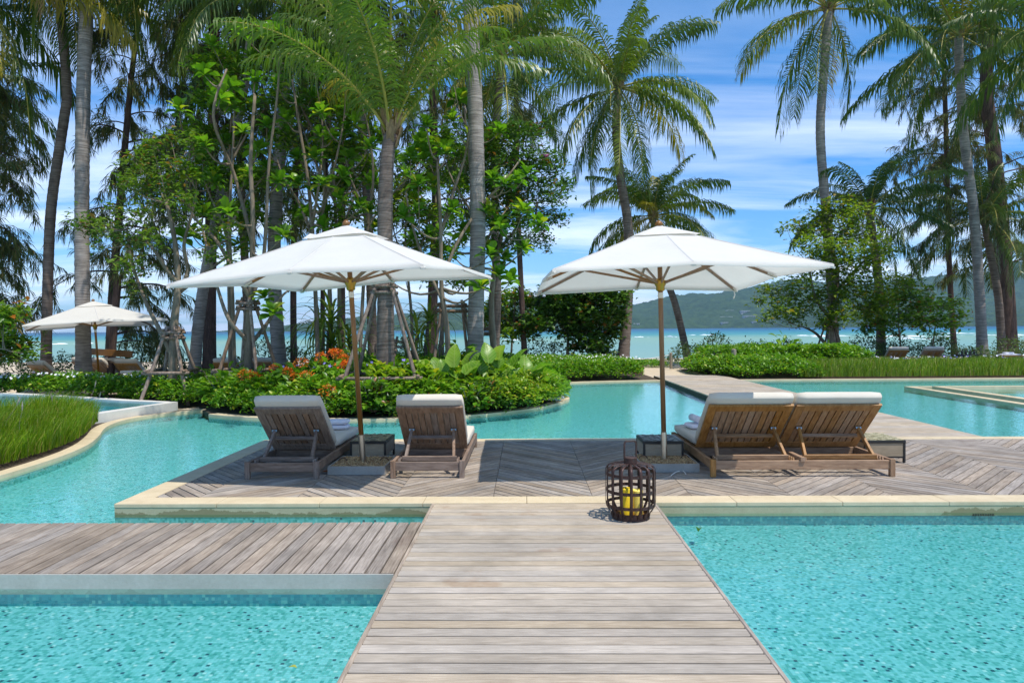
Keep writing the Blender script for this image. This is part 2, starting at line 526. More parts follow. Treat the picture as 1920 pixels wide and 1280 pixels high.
M['small_leaf'] = leafmat('small_tree_leaf', (0.06, 0.13, 0.014), (0.11, 0.20, 0.02), (0.20, 0.28, 0.03), (0.30, 0.16, 0.03), 0.05, 0.35, 0.38)
M['olive_leaf'] = leafmat('olive_tree_leaf', (0.085, 0.16, 0.016), (0.16, 0.24, 0.024), (0.27, 0.32, 0.035), (0.30, 0.21, 0.04), 0.06, 0.45, 0.38)
M['grove_leaf'] = leafmat('grove_leaf', (0.075, 0.165, 0.014), (0.14, 0.26, 0.02), (0.25, 0.37, 0.03), (0.36, 0.36, 0.04), 0.06, 0.45, 0.34)
M['dark_leaf'] = leafmat('dark_tree_leaf', (0.035, 0.088, 0.014), (0.065, 0.145, 0.022), (0.12, 0.215, 0.03), (0.22, 0.09, 0.02), 0.05, 0.3, 0.35)
M['almond'] = leafmat('sea_almond_leaf', (0.07, 0.165, 0.018), (0.13, 0.24, 0.022), (0.23, 0.34, 0.03), (0.36, 0.12, 0.02), 0.045, 0.38, 0.35)
M['hedge'] = leafmat('hedge_leaf', (0.065, 0.165, 0.012), (0.125, 0.285, 0.018), (0.22, 0.39, 0.026), (0.38, 0.42, 0.035), 0.06, 0.35, 0.38)
M['hedge_lime'] = leafmat('lime_shrub_leaf', (0.11, 0.22, 0.014), (0.19, 0.31, 0.02), (0.30, 0.41, 0.03), (0.46, 0.43, 0.04), 0.12, 0.4, 0.38)
M['broad'] = leafmat('broad_shrub_leaf', (0.09, 0.20, 0.016), (0.14, 0.28, 0.02), (0.23, 0.38, 0.03), None, 0, 0.4, 0.36, 'rand')
M['ear'] = leafmat('elephant_ear_leaf', (0.13, 0.25, 0.016), (0.20, 0.33, 0.025), (0.31, 0.42, 0.035), None, 0, 0.48, 0.38, 'rand')
def ear_mat():
    m = NT('veined_ear_leaf')
    sp = m.new('SeparateXYZ'); m.set(sp.inputs[0], m.obj())
    ay = m.math('ABSOLUTE', sp.outputs[1])
    ph = m.math('FRACT', m.math('MULTIPLY', m.math('SUBTRACT', sp.outputs[0], m.math('MULTIPLY', ay, 0.75)), 13.0))
    vein = m.math('ADD', m.math('LESS_THAN', m.math('ABSOLUTE', m.math('SUBTRACT', ph, 0.5)), 0.10), m.math('LESS_THAN', ay, 0.012))
    vein = m.math('MINIMUM', vein, 1.0)
    r = m.rand()
    col = m.ramp(r, [(0, (0.08, 0.20, 0.014)), (0.5, (0.14, 0.29, 0.02)), (1, (0.26, 0.40, 0.03))])
    n = m.noise(m.obj(), 5.0, 3, 0.6)
    hs = m.new('HueSaturation'); m.set(hs.inputs['Color'], col); m.set(hs.inputs['Value'], m.math('ADD', m.math('MULTIPLY', n, 0.9), 0.55))
    col = m.mix(m.math('MULTIPLY', vein, 0.45), hs.outputs[0], (0.42, 0.52, 0.12))
    d = m.bsdf(col, 0.35, 0.4, m.bump(ph, 0.3, 0.02))
    t = m.new('BsdfTranslucent'); m.set(t.inputs[0], m.mix(1.0, col, (1.3, 1.4, 0.5), 'MULTIPLY'))
    mx = m.new('MixShader'); mx.inputs[0].default_value = 0.42
    m.t.links.new(d, mx.inputs[1]); m.t.links.new(t.outputs[0], mx.inputs[2])
    return m.done(mx.outputs[0])
M['ear'] = ear_mat()
M['grass'] = leafmat('grass_blade', (0.085, 0.175, 0.008), (0.15, 0.265, 0.013), (0.26, 0.34, 0.02), (0.36, 0.30, 0.09), 0.09, 0.4, 0.5)
M['pandanus'] = leafmat('strap_leaf', (0.08, 0.15, 0.02), (0.15, 0.23, 0.028), (0.28, 0.32, 0.045), None, 0, 0.42, 0.36, 'both')
M['beach_shrub'] = leafmat('grey_green_leaf', (0.035, 0.075, 0.02), (0.06, 0.11, 0.03), (0.12, 0.17, 0.04), None, 0, 0.3, 0.45)
M['orange'] = leafmat('orange_flower', (0.70, 0.10, 0.012), (0.85, 0.22, 0.015), (0.92, 0.40, 0.03), None, 0, 0.3, 0.5, tcol=(1.1, 0.9, 0.6))

def bark(name, dark, light, ring=None, scale=6):
    m = NT(name)
    p = m.pos()
    if ring:
        v = m.mapping(p, (1.0, 1.0, ring))
        n = m.noise(v, 2.2, 5, 0.65, 0.6)
    else:
        v = m.mapping(p, (9, 9, 1.2))
        n = m.noise(v, 2.0, 5, 0.7, 0.8)
    n2 = m.noise(p, 2.2, 4, 0.6)
    c = m.ramp(n, [(0.3, dark), (0.68, light)])
    c = m.mix(m.math('MULTIPLY', m.ramp(n2, [(0.5, (0, 0, 0)), (0.7, (1, 1, 1))]), 0.45), c, tuple(v * 0.55 for v in dark))
    return m.done(m.bsdf(c, 0.9, 0.15, m.bump(n, 0.6, 0.03)))
M['bark_grey'] = bark('grey_palm_bark', (0.13, 0.11, 0.095), (0.43, 0.385, 0.345), 14)
M['bark_brown'] = bark('brown_palm_bark', (0.075, 0.052, 0.04), (0.29, 0.225, 0.18), 12)
M['bark_dark'] = bark('casuarina_bark', (0.05, 0.033, 0.028), (0.155, 0.105, 0.085))
M['bark_tree'] = bark('tan_tree_bark', (0.15, 0.115, 0.075), (0.31, 0.25, 0.18))
M['husk'] = bark('palm_fibre_husk', (0.13, 0.085, 0.045), (0.36, 0.25, 0.13))
M['stalk'] = simple('yellow_frond_stalk', (0.30, 0.27, 0.045), 0.45, 0.4)

# pool mosaic: one random tint per 25 mm tile
TILE = 0.021
def mosaic(name, wall=False):
    m = NT(name)
    p = m.pos()
    sc = m.new('VectorMath', operation='SCALE'); m.set(sc.inputs[0], p); sc.inputs['Scale'].default_value = 1 / TILE
    ad = m.new('VectorMath', operation='ADD'); m.set(ad.inputs[0], sc.outputs[0]); ad.inputs[1].default_value = (0.003, 0.003, 0.31)
    fl = m.new('VectorMath', operation='FLOOR'); m.set(fl.inputs[0], ad.outputs[0])
    wn_ = m.new('TexWhiteNoise'); wn_.noise_dimensions = '3D'
    m.set(wn_.inputs['Vector'], fl.outputs[0])
    v = wn_.outputs['Value']
    if wall:
        c = m.ramp(v, [(0, (0.02, 0.20, 0.26)), (0.35, (0.035, 0.25, 0.31)), (0.7, (0.055, 0.30, 0.34)), (0.93, (0.14, 0.38, 0.39))], 'CONSTANT')
    else:
        c = m.ramp(v, [(0, (0.015, 0.075, 0.10)), (0.018, (0.045, 0.27, 0.245)), (0.08, (0.095, 0.37, 0.335)), (0.25, (0.15, 0.45, 0.425)), (0.45, (0.185, 0.495, 0.49)),
                       (0.72, (0.225, 0.53, 0.53)), (0.88, (0.095, 0.375, 0.345)), (0.972, (0.38, 0.60, 0.58))], 'CONSTANT')
    big = m.noise(p, 0.5, 2, 0.5)
    c = m.mix(m.math('MULTIPLY', big, 0.14), c, (0.07, 0.34, 0.40))
    fr = m.new('VectorMath', operation='FRACTION'); m.set(fr.inputs[0], ad.outputs[0])
    return m, c
mm, cc = mosaic('mosaic_glaze'); M['mosaic'] = mm.done(mm.bsdf(cc, 0.45, 0.3))
mm, cc = mosaic('mosaic_band', True); M['mosaic_wall'] = mm.done(mm.bsdf(cc, 0.4, 0.3))
M['grout'] = simple('pale_aqua_grout', (0.27, 0.54, 0.54), 0.9, 0.1, var=0.05)

def water_mat():
    m = NT('clear_pool_water')
    p = m.pos()
    n1 = m.noise(m.mapping(p, (1.0, 1.0, 1)), 5.5, 3, 0.55, 0.4)
    n2 = m.noise(m.mapping(p, (1.0, 1.6, 1)), 17.0, 2, 0.5, 0.3)
    h = m.math('ADD', n1, m.math('MULTIPLY', n2, 0.35))
    nb = m.bump(h, 0.20, 0.03)
    tr = m.new('BsdfTransparent'); tr.inputs[0].default_value = (0.80, 0.965, 0.975, 1)
    gl = m.new('BsdfGlossy'); gl.inputs['Roughness'].default_value = 0.015
    gl.inputs['Color'].default_value = (0.92, 0.97, 1.0, 1)
    m.set(gl.inputs['Normal'], nb)
    fr = m.new('Fresnel'); fr.inputs['IOR'].default_value = 1.33
    m.set(fr.inputs['Normal'], nb)
    mx = m.new('MixShader')
    m.t.links.new(m.math('MULTIPLY', fr.outputs[0], 0.82), mx.inputs[0])
    m.t.links.new(tr.outputs[0], mx.inputs[1]); m.t.links.new(gl.outputs[0], mx.inputs[2])
    return m.done(mx.outputs[0])
M['water'] = water_mat()

def sea_mat():
    m = NT('sea_water')
    p = m.pos()
    s = m.new('SeparateXYZ'); m.set(s.inputs[0], p)
    wob = m.math('MULTIPLY', m.math('SUBTRACT', m.noise(m.mapping(p, (0.004, 0.012, 1)), 1.0, 4, 0.6), 0.5), 0.9)
    d = m.math('ADD', m.math('LOGARITHM', m.math('MAXIMUM', s.outputs[1], 10.0), 10.0), m.math('MULTIPLY', wob, 0.25))
    f = m.math('DIVIDE', m.math('SUBTRACT', d, 1.7), 1.9)     # 50 m .. 4000 m
    c = m.ramp(f, [(0.0, (0.23, 0.35, 0.28)), (0.14, (0.19, 0.33, 0.27)), (0.27, (0.21, 0.34, 0.23)), (0.37, (0.055, 0.24, 0.22)),
                   (0.50, (0.012, 0.14, 0.21)), (0.66, (0.005, 0.055, 0.135)), (1.0, (0.004, 0.04, 0.11))])
    n = m.noise(m.mapping(p, (0.25, 0.7, 1)), 1.0, 4, 0.6)
    c = m.mix(m.math('MULTIPLY', n, 0.18), c, (0.10, 0.33, 0.32))
    return m.done(m.bsdf(c, 0.4, 0.10, m.bump(n, 0.5, 0.3)))
M['sea'] = sea_mat()

def hill_mat():
    m = NT('forested_hill')
    p = m.pos()
    n = m.noise(m.mapping(p, (1, 1, 1.6)), 0.03, 6, 0.75)
    n2 = m.noise(p, 0.0045, 4, 0.6)
    c = m.ramp(n, [(0.3, (0.014, 0.034, 0.010)), (0.5, (0.035, 0.075, 0.018)), (0.72, (0.085, 0.14, 0.035))])
    c = m.mix(m.math('MULTIPLY', n2, 0.3), c, (0.06, 0.085, 0.03))
    return m.done(m.bsdf(c, 0.95, 0.05, m.bump(n, 1.0, 14)))
M['hill'] = hill_mat()

# ================================================================ SETTING
# ---- ground sheet: low under the pools, sand behind, sloping into the sea
gx = np.concatenate([np.linspace(-9000, -200, 8), np.linspace(-100, 100, 61), np.linspace(200, 9000, 8)])
gy = np.concatenate([[-400, -60, -20], np.linspace(0, 110, 56), [160, 400, 2000, 6000, 12000]])
GX, GY = np.meshgrid(gx, gy)
gz = np.where(GY < 31.0, -0.75, 0.0)
gz = np.where((GY >= 31) & (GY < 62), -0.02 - (GY - 31) / 31 * 1.1, gz)
gz = np.where(GY >= 62, -1.12 - np.minimum((GY - 62) / 100, 1.0) * 3.0, gz)
gz = np.where(GY < -2, -0.75, gz)
V = np.column_stack([GX.ravel(), GY.ravel(), gz.ravel()])
nx, ny = len(gx), len(gy)
I = np.arange(nx * ny).reshape(ny, nx)
F = np.column_stack([I[:-1, :-1].ravel(), I[:-1, 1:].ravel(), I[1:, 1:].ravel(), I[1:, :-1].ravel()])
tag(link('ground', np_mesh('ground', V, [F]), M['sand']), 'pale sand ground running down to the sea', kind='structure')

# ---- sea
V = [(-9000, 40, -1.0), (9000, 40, -1.0), (9000, 12000, -1.0), (-9000, 12000, -1.0)]
tag(link('sea', np_mesh('sea', V, [np.array([[0, 1, 2, 3]])]), M['sea']), 'turquoise sea turning deep blue at the horizon', kind='structure')
mb = MB()
def surf(px0, px1, py, Y, w):
    a, b = at(px0, py, Y), at(px1, py, Y)
    n = 40
    r = random.Random(int(px0))
    top = []
    for i in range(n + 1):
        t = i / n
        x = a.x + (b.x - a.x) * t
        env = (sin(pi * t) ** 0.6) * max(0.0, 0.35 + 0.9 * sin(t * 7.3 + px0) * sin(t * 17.1 + 2) + r.uniform(-0.3, 0.45))
        hh = 0.26 * env
        yy = Y + 5 * sin(t * 4 + px0)
        top += [(x, yy - w * env, -0.997), (x, yy, -1.005 + hh), (x, yy + w * 0.6 * env, -0.997)]
    fs = []
    for i in range(n):
        for k in range(2):
            fs.append((3 * i + k, 3 * i + 3 + k, 3 * i + 4 + k, 3 * i + 1 + k))
    mb.add(top, fs)
for a in [(1188, 1218, 630, 190, 3), (1245, 1266, 630, 196, 3), (920, 985, 633, 165, 3), (1500, 1608, 629, 185, 4), (1640, 1800, 631, 168, 4), (1760, 1830, 624, 230, 5),
          (1810, 1990, 627, 180, 4), (1840, 1990, 632, 150, 3), (1480, 1560, 627, 205, 3), (1290, 1340, 628, 240, 3), (105, 150, 640, 150, 2), (-40, 60, 637, 180, 3), (1660, 1730, 635, 140, 2)]:
    surf(*a)
tag(mb.build('surf', M['foam']), 'thin white lines of breaking surf on the sea', kind='stuff')

# ---- hills across the bay
ridge = [(480, 622), (560, 611), (640, 600), (760, 588), (850, 578), (950, 570), (1020, 558), (1100, 563), (1190, 571), (1240, 559), (1290, 550), (1335, 551), (1400, 540),
         (1450, 529), (1490, 522), (1540, 529), (1600, 534), (1680, 527), (1740, 519), (1800, 512), (1850, 511), (1920, 488), (2050, 462), (2250, 470), (2500, 500), (2800, 540)]
YR = 2900.0
rp = [at(x, y, YR) for x, y in ridge]
rx = np.array([p.x for p in rp]); rz = np.array([p.z for p in rp])
xs = np.linspace(rx[0], rx[-1], 420)
ts = np.concatenate([np.linspace(0, 1, 46), [1.15, 1.4]])
def fbm(x, y, s, o=5):
    z = np.zeros_like(x); a = 1.0
    for k in range(o):
        z += a * np.sin(x / s * 2.1 + 1.7 * k + 1.3 * np.sin(y / s * 1.3 + k * 2.2)) * np.cos(y / s * 1.7 + 0.9 * k + 1.1 * np.sin(x / s * 0.9 + k))
        s /= 2.03; a *= 0.55
    return z
XX, TT = np.meshgrid(xs, ts)
shore = 2050 + 130 * np.sin(xs / 260) + 60 * np.sin(xs / 90 + 1)
YY = shore[None, :] * (1 - TT) + YR * TT
H = np.interp(xs, rx, rz) + 1.2
prof = np.where(TT <= 1, 0.12 * np.minimum(TT * 12, 1) + 0.88 * TT ** 0.95, 1 - (TT - 1) * 1.5)
ZZ = H[None, :] * prof - 1.2
nn = fbm(XX, YY, 300.0, 6)
ZZ = ZZ + nn * np.clip(H[None, :] * 0.13, 0, 14) * np.clip(np.sin(np.clip(TT, 0, 1) * pi), 0, 1)
ZZ = ZZ + rng.normal(0, 1, ZZ.shape) * np.clip(H[None, :] * 0.03, 0, 3.0) * (TT > 0.03)
V = np.column_stack([XX.ravel(), YY.ravel(), ZZ.ravel()])
I = np.arange(XX.size).reshape(XX.shape)
F = np.column_stack([I[:-1, :-1].ravel(), I[:-1, 1:].ravel(), I[1:, 1:].ravel(), I[1:, :-1].ravel()])
tag(link('hills', np_mesh('hills', V, [F], True), M['hill']), 'forested hills across the bay', kind='structure')

# ---- pools: floor, mosaic tiles, water sheet
FLOOR = -0.215
WATER = -0.10
V = [(-40, 1.0, FLOOR - 0.002), (40, 1.0, FLOOR - 0.002), (40, 23.5, FLOOR - 0.002), (-40, 23.5, FLOOR - 0.002)]
pool_floor = tag(link('pool_floor', np_mesh('pool_floor', V, [np.array([[0, 1, 2, 3]])]), M['mosaic']), 'turquoise mosaic floor of the pools', kind='structure')
def tiles(name, x0, x1, y0, y1):
    i0, i1, j0, j1 = [int(round(v / TILE)) for v in (x0, x1, y0, y1)]
    ii, jj = np.meshgrid(np.arange(i0, i1), np.arange(j0, j1))
    ii = ii.ravel(); jj = jj.ravel()
    g = 0.0008
    X0, X1 = ii * TILE + g, (ii + 1) * TILE - g
    Y0, Y1 = jj * TILE + g, (jj + 1) * TILE - g
    z = FLOOR + 0.002 + rng.uniform(0, 0.0008, len(ii))
    V = np.stack([np.stack([X0, Y0, z], 1), np.stack([X1, Y0, z], 1), np.stack([X1, Y1, z], 1), np.stack([X0, Y1, z], 1)], 1).reshape(-1, 3)
    return link(name, np_mesh(name, V, [np.arange(len(V)).reshape(-1, 4)]), M['mosaic'], pool_floor, kind='stuff')
mb = MB(); mb.box(-3.6, -0.85, 2.6, 4.5, FLOOR - 0.0012, FLOOR); mb.box(1.15, 5.0, 2.6, 6.3, FLOOR - 0.0012, FLOOR)
mb.box(-4.6, -0.85, 5.6, 6.3, FLOOR - 0.0012, FLOOR)
mb.build('grout', M['grout'], pool_floor)
tiles('mosaic_tile', -3.6, -0.85, 2.6, 4.47)
tiles('mosaic_tile', 1.15, 5.0, 2.6, 6.275)
tiles('mosaic_tile', -4.6, -0.85, 5.6, 6.275)
V = [(-40, 1.0, WATER), (40, 1.0, WATER), (40, 23.5, WATER), (-40, 23.5, WATER)]
tag(link('water', np_mesh('water', V, [np.array([[0, 1, 2, 3]])]), M['water']), 'clear turquoise pool water', kind='structure')

# ---- boardwalks ------------------------------------------------------------
def plank_mesh(name, L, w, t, mat):
    """board along local X from 0 to L, top at z = 0, eased upper edges"""
    c = 0.005
    prof = [(0, -t), (w, -t), (w, -c), (w - c, 0), (c, 0), (0, -c)]
    vs = [(x, y, z) for x in (0, L) for y, z in prof]
    n = 6
    fs = [(k, (k + 1) % n, n + (k + 1) % n, n + k) for k in range(n)] + [tuple(range(n - 1, -1, -1)), tuple(range(n, 2 * n))]
    me = bpy.data.meshes.new(name); me.from_pydata(vs, [], fs); me.materials.append(mat)
    return me
GAP = 0.013
# main boardwalk
BX0, BX1 = -0.868, 1.192
mb = MB(); mb.box(BX0 + 0.02, BX1 - 0.02, 0.6, 6.245, -0.72, -0.034)
bw = mb.build('boardwalk', M['joist'])
tag(bw, 'wide bleached timber boardwalk leading from the foreground to the deck', kind='structure')
for x in (BX0, BX1 - 0.026):
    me = plank_mesh('edge_board', 5.64, 0.026, 0.13, M['deck'])
    link('edge_board', me, None, bw, (x + 0.026, 0.6, 0.002), (0, 0, pi / 2))
PP = 0.0966
me_bw = plank_mesh('plank', BX1 - BX0 - 0.056, PP - GAP - 0.003, 0.03, M['board'])
y = 6.245 - PP
while y > 0.7:
    link('plank', me_bw, None, bw, (BX0 + 0.028, y + GAP / 2, random.uniform(-0.0015, 0.0015)), (random.uniform(-0.004, 0.004), 0, 0))
    y -= PP
# side walkway (left), boards across it
mb = MB(); mb.box(-9.0, BX0 - 0.004, 4.452, 5.636, -0.72, -0.036)
sw = mb.build('side_walkway', M['joist'])
tag(sw, 'grey timber walkway on a pale concrete edge, crossing the pool at left', kind='structure')
mb = MB(); mb.box(-9.0, BX0 - 0.006, 4.440, 4.452, -0.72, -0.004)
mb.build('concrete_edge', M['concrete'], sw)
mb = MB(); mb.box(-9.0, BX0 - 0.006, 5.637, 5.646, -0.72, -0.036)
mb.build('concrete_edge', M['concrete'], sw)
me_sw = plank_mesh('plank', 1.184, 0.1005 - GAP, 0.032, M['deck'])
x = BX0 - 0.008
n = 0
while x > -6.0:
    link('plank', me_sw, None, sw, (x, 4.453, random.uniform(-0.002, 0.002)), (0, 0, pi / 2))
    x -= 0.1005; n += 1
mb = MB(); mb.box(-9.0, BX0 - 0.006, 4.4365, 4.4385, -0.23, -0.135)
mb.build('waterline_tile', M['mosaic_wall'], sw)

# ---- lounging deck with chevron boards ------------------------------------
DX0, DY0, DY1 = -3.832, 6.25, 9.93
CW = 0.25
mb = MB(); mb.box(DX0 + 0.012, 14.0, DY0 + 0.012, DY1 - 0.012, -0.74, -0.036)
deck = mb.build('deck', M['joist'])
tag(deck, 'weathered timber sun deck laid in a chevron pattern with sandstone coping', kind='structure')
# coping stones
def slab(x0, x1, y0, y1, z0=-0.036, z1=0.003, mat='coping', name='coping_stone'):
    mb = MB(); mb.box(x0, x1, y0, y1, z0, z1)
    return mb.build(name, M[mat], deck, bevel=0.006, seg=2)
cuts = [DX0 + 0.96 * k for k in range(13)] + [9.0, 11.0, 14.0]
for a, b in zip(cuts[:-1], cuts[1:]):
    slab(a + 0.0015, b - 0.0015, DY0, DY0 + CW)
    slab(a + 0.0015, b - 0.0015, DY1 - 0.2, DY1)
ys = [DY0 + CW, 7.6, 8.7, DY1 - 0.2]
for a, b in zip(ys[:-1], ys[1:]):
    slab(DX0, DX0 + CW, a + 0.0015, b - 0.0015)
def face(x0, x1, y0, y1, z0, z1, name, mat):
    mb = MB(); mb.box(x0, x1, y0, y1, z0, z1); mb.build(name, M[mat], deck)
for a, b in ((DX0 + 0.004, BX0 - 0.004), (BX1 + 0.004, 14.0)):
    face(a, b, DY0 + 0.004, DY0 + 0.0115, -0.125, -0.0365, 'coping_face', 'coping_face')
    face(a, b, DY0 + 0.008, DY0 + 0.0115, -0.70, -0.1255, 'waterline_tile', 'mosaic_wall' if a > 0 else 'mosaic')
face(DX0 + 0.004, DX0 + 0.0115, DY0 + 0.012, DY1 - 0.012, -0.118, -0.0365, 'coping_face', 'coping_face')
face(DX0 + 0.008, DX0 + 0.0115, DY0 + 0.012, DY1 - 0.012, -0.70, -0.1185, 'waterline_tile', 'mosaic_wall')
# drain grille in the wall under the coping
mb = MB()
g0 = 4.06
for k in range(9): mb.box(g0 + k * 0.022, g0 + k * 0.022 + 0.012, DY0 - 0.004, DY0 + 0.006, -0.128, -0.108)
mb.build('drain_grille', M['black_metal'], deck)
# chevron boards
def clip(poly, axis, val, keep_less):
    out = []
    for i in range(len(poly)):
        a, b = poly[i], poly[(i + 1) % len(poly)]
        ia = (a[axis] <= val) == keep_less; ib = (b[axis] <= val) == keep_less
        if ia: out.append(a)
        if ia != ib:
            t = (val - a[axis]) / (b[axis] - a[axis])
            out.append((a[0] + (b[0] - a[0]) * t, a[1] + (b[1] - a[1]) * t))
    return out
SEAM, SW = -0.31, 0.945
PW = 0.094
step = PW * math.sqrt(2)
fx0, fx1, fy0, fy1 = DX0 + CW + 0.003, 14.0, DY0 + CW + 0.003, DY1 - 0.203
items = []
for k in range(-4, 9):
    x0 = max(SEAM + k * SW, fx0); x1 = SEAM + (k + 1) * SW
    if x1 <= fx0: continue
    sgn = -1 if k % 2 == 0 else 1        # strip right of the seam falls away to the right
    g = GAP / 2
    yy = fy0 - 1.2
    while yy < fy1 + 1.2:
        xa, xb = x0 + 0.0025, x1 - 0.0025
        dy = sgn * (xb - xa)
        ya = yy if sgn > 0 else yy + (xb - xa)
        poly = [(xa, ya + g * 1.4), (xb, ya + dy + g * 1.4), (xb, ya + dy + step - g * 1.4), (xa, ya + step - g * 1.4)]
        poly = clip(poly, 1, fy0, False)
        if len(poly) > 2: poly = clip(poly, 1, fy1, True)
        if len(poly) > 2:
            cx = sum(p[0] for p in poly) / len(poly); cy = sum(p[1] for p in poly) / len(poly)
            xr = [p[0] for p in poly]
            if max(xr) - min(xr) > 0.02: items.append((cx, cy, sgn, poly))
        yy += step
def vis(i):
    cx, cy = i[0], i[1]
    u = abs(cx - 0.0) / cy
    return (0 if u < 0.80 else 10) + cy + abs(cx) * 0.01
items.sort(key=vis)
def board(mb, poly, z):
    mb.prism(ccw(poly), -0.034, z)
for cx, cy, sgn, poly in items[:296]:
    ang = radians(45) * sgn
    Rm = Matrix.Rotation(-ang, 2)
    loc = [Rm @ Vector((p[0] - cx, p[1] - cy)) for p in poly]
    mb = MB(); board(mb, loc, 0.0)
    mb.build('plank', M['deck'], deck, (cx, cy, random.uniform(-0.0015, 0.0015)), (0, 0, ang))
mb = MB()
for cx, cy, sgn, poly in items[296:]:
    board(mb, poly, 0.0)
if mb.v: tag(mb.build('plank', M['deck'], deck), kind='stuff')

# ---- far walkway from the deck to the beach
FX0, FX1 = 4.32, 6.60
mb = MB(); mb.box(FX0, FX1, DY1 + 0.003, 23.0, -0.74, -0.034)
fw = tag(mb.build('beach_walkway', M['joist']), 'narrow timber walkway running from the deck past the pools to the beach', kind='structure')
mb = MB()
me_f = plank_mesh('plank', FX1 - FX0 - 0.01, 0.128 - GAP, 0.03, M['board'])
y = DY1 + 0.02; n = 0
while y < 22.95:
    link('plank', me_f, None, fw, (FX0 + 0.005, y, random.uniform(-0.001, 0.001)))
    y += 0.128
# inner whirlpool wall on the right
mb = MB()
ribbon(mb, [Vector((20, 18.9, 0)), Vector((10.55, 18.9, 0)), Vector((10.55, 9.95, 0))], 0.14, 0.14, -0.6, -0.06)
iw = tag(mb.build('pool_wall', M['coping']), 'low pale stone wall around the inner pool at right', kind='structure')
mb = MB()
ribbon(mb, [Vector((20, 18.45, 0)), Vector((11.05, 18.45, 0)), Vector((11.05, 9.95, 0))], 0.14, 0.14, -0.6, -0.02)
mb.build('inner_curb', M['coping'], iw)
mb = MB(); mb.box(13.6, 16.5, 16.2, 17.6, -0.6, -0.085)
mb.build('inner_step', M['mosaic_wall'], iw)

# ---- land behind the pools
curb_px = [(392, 776), (450, 781), (550, 785), (640, 786), (740, 784), (820, 781), (890, 777), (950, 771), (1000, 765), (1035, 758), (1058, 751), (1067, 746), (1062, 741), (1050, 737.5)]
KZ = -0.055
curb = [ground(x, y, KZ) for x, y in curb_px]
for p in curb: p.z = 0
curb += [Vector((0.75, 17.6, 0)), Vector((0.35, 18.8, 0)), Vector((0.55, 20.2, 0)), Vector((1.4, 21.0, 0)), Vector((2.8, 21.4, 0)), Vector((4.32, 21.6, 0))]
curb_s = smooth_line(curb, 4)
land = [(-40, 17.2), (-12.9, 16.9), (-11.1, 16.2), (-8.8, 15.05), (-7.43, 14.46), (-6.7, 14.5)] + [(p.x, p.y) for p in curb_s] + [(4.31, 23.02), (6.62, 23.02), (6.62, 21.75), (40, 21.75), (40, 31.5), (-40, 31.5)]
mb = MB(); mb.prism(ccw(land), -0.9, KZ - 0.012)
tag(mb.build('beach', M['sand']), 'pale beach sand behind the garden beds', kind='structure')
mb = MB(); ribbon(mb, curb_s, 0.012, 0.22, -0.125, KZ)
gkb = tag(mb.build('garden_kerb', M['coping']), 'curved sandstone kerb along the garden bed', kind='structure')
mb = MB(); ribbon(mb, curb_s, 0.006, 0.05, -0.7, -0.1255); mb.build('pool_wall_tile', M['mosaic'], gkb)
mb = MB(); ribbon(mb, [Vector((6.62, 21.7, 0)), Vector((40, 21.7, 0))], 0.1, 0.12, -0.125, KZ)
pkb = tag(mb.build('pool_kerb', M['coping']), 'straight sandstone kerb along the far pool edge', kind='structure')
mb = MB(); ribbon(mb, [Vector((6.62, 21.7, 0)), Vector((40, 21.7, 0))], 0.094, 0.0, -0.7, -0.1255); mb.build('pool_wall_tile', M['mosaic'], pkb)

# soil beds
isl = [(p.x, p.y) for p in curb_s]
bed_island = [(-7.0, 14.52)] + [(x - 0.02, y + 0.12) for x, y in isl[:25]] + [(x - 0.22, y) for x, y in isl[25:60]] + [(x, y + 0.2) for x, y in isl[60:]] + [(4.2, 27.0), (1.0, 28.0), (-3.0, 21.0), (-9, 18.4)]
bed_left = [(-40, 17.25), (-12.9, 16.95), (-11.1, 16.25), (-8.8, 15.1), (-7.4, 14.5), (-6.2, 17.4), (-10, 18.0), (-40, 18.6)]
bed_right = [(6.7, 21.9), (40, 21.9), (40, 27.5), (6.2, 27.5)]
for i, b in enumerate((bed_island, bed_left, bed_right)):
    mb = MB(); mb.prism(ccw(b), -0.3, KZ - 0.006 + 0.003 * i)
    tag(mb.build('soil', M['soil']), ('dark soil of the middle garden bed', 'dark soil of the left garden bed', 'dark soil of the right garden bed')[i], kind='structure')

# ---- upper pool at left and grass bed kerb
UPZ = 0.10
up_poly = [(-7.42, 14.42), (-7.82, 12.5), (-8.6, 10.9), (-11.0, 9.7), (-18, 9.7), (-18, 17.05), (-12.9, 16.85), (-11.1, 16.15), (-8.8, 15.0)]
mb = MB(); ribbon(mb, [Vector((x, y, 0)) for x, y in up_poly[5:] + up_poly[:5]], 0.24, 0.0, -0.7, UPZ)
uw = tag(mb.build('upper_pool_wall', M['white_wall']), 'raised white wall of the upper pool at left', kind='structure')
mb = MB(); mb.prism(ccw([(-12.5 + (x + 12.5) * 0.975, 13.3 + (y - 13.3) * 0.965) for x, y in up_poly]), -0.6, -0.05)
mb.build('upper_pool_floor', M['mosaic_wall'], uw)
V = [(-12.5 + (x + 12.5) * 0.985, 13.3 + (y - 13.3) * 0.98, UPZ - 0.03) for x, y in ccw(up_poly)]
tag(link('upper_pool_water', np_mesh('upper_pool_water', V, [np.array([range(len(V))])]), M['water']), 'blue water of the raised upper pool', kind='structure')
gk_px = [(-60, 905), (0, 891), (50, 876), (100, 860), (140, 845), (170, 830), (187, 815), (193, 806), (205, 797), (230, 788), (265, 781), (300, 776), (345, 771), (388, 767)]
gk = []
for x, y in gk_px:
    p = ground(x, y, KZ); p.z = 0; gk.append(p)
gk_s = smooth_line(gk, 4)
mb = MB(); ribbon(mb, gk_s, 0.0, 0.19, -0.125, KZ)
gkk = tag(mb.build('grass_kerb', M['coping']), 'pale winding stone kerb between the grass mound and the pool', kind='structure')
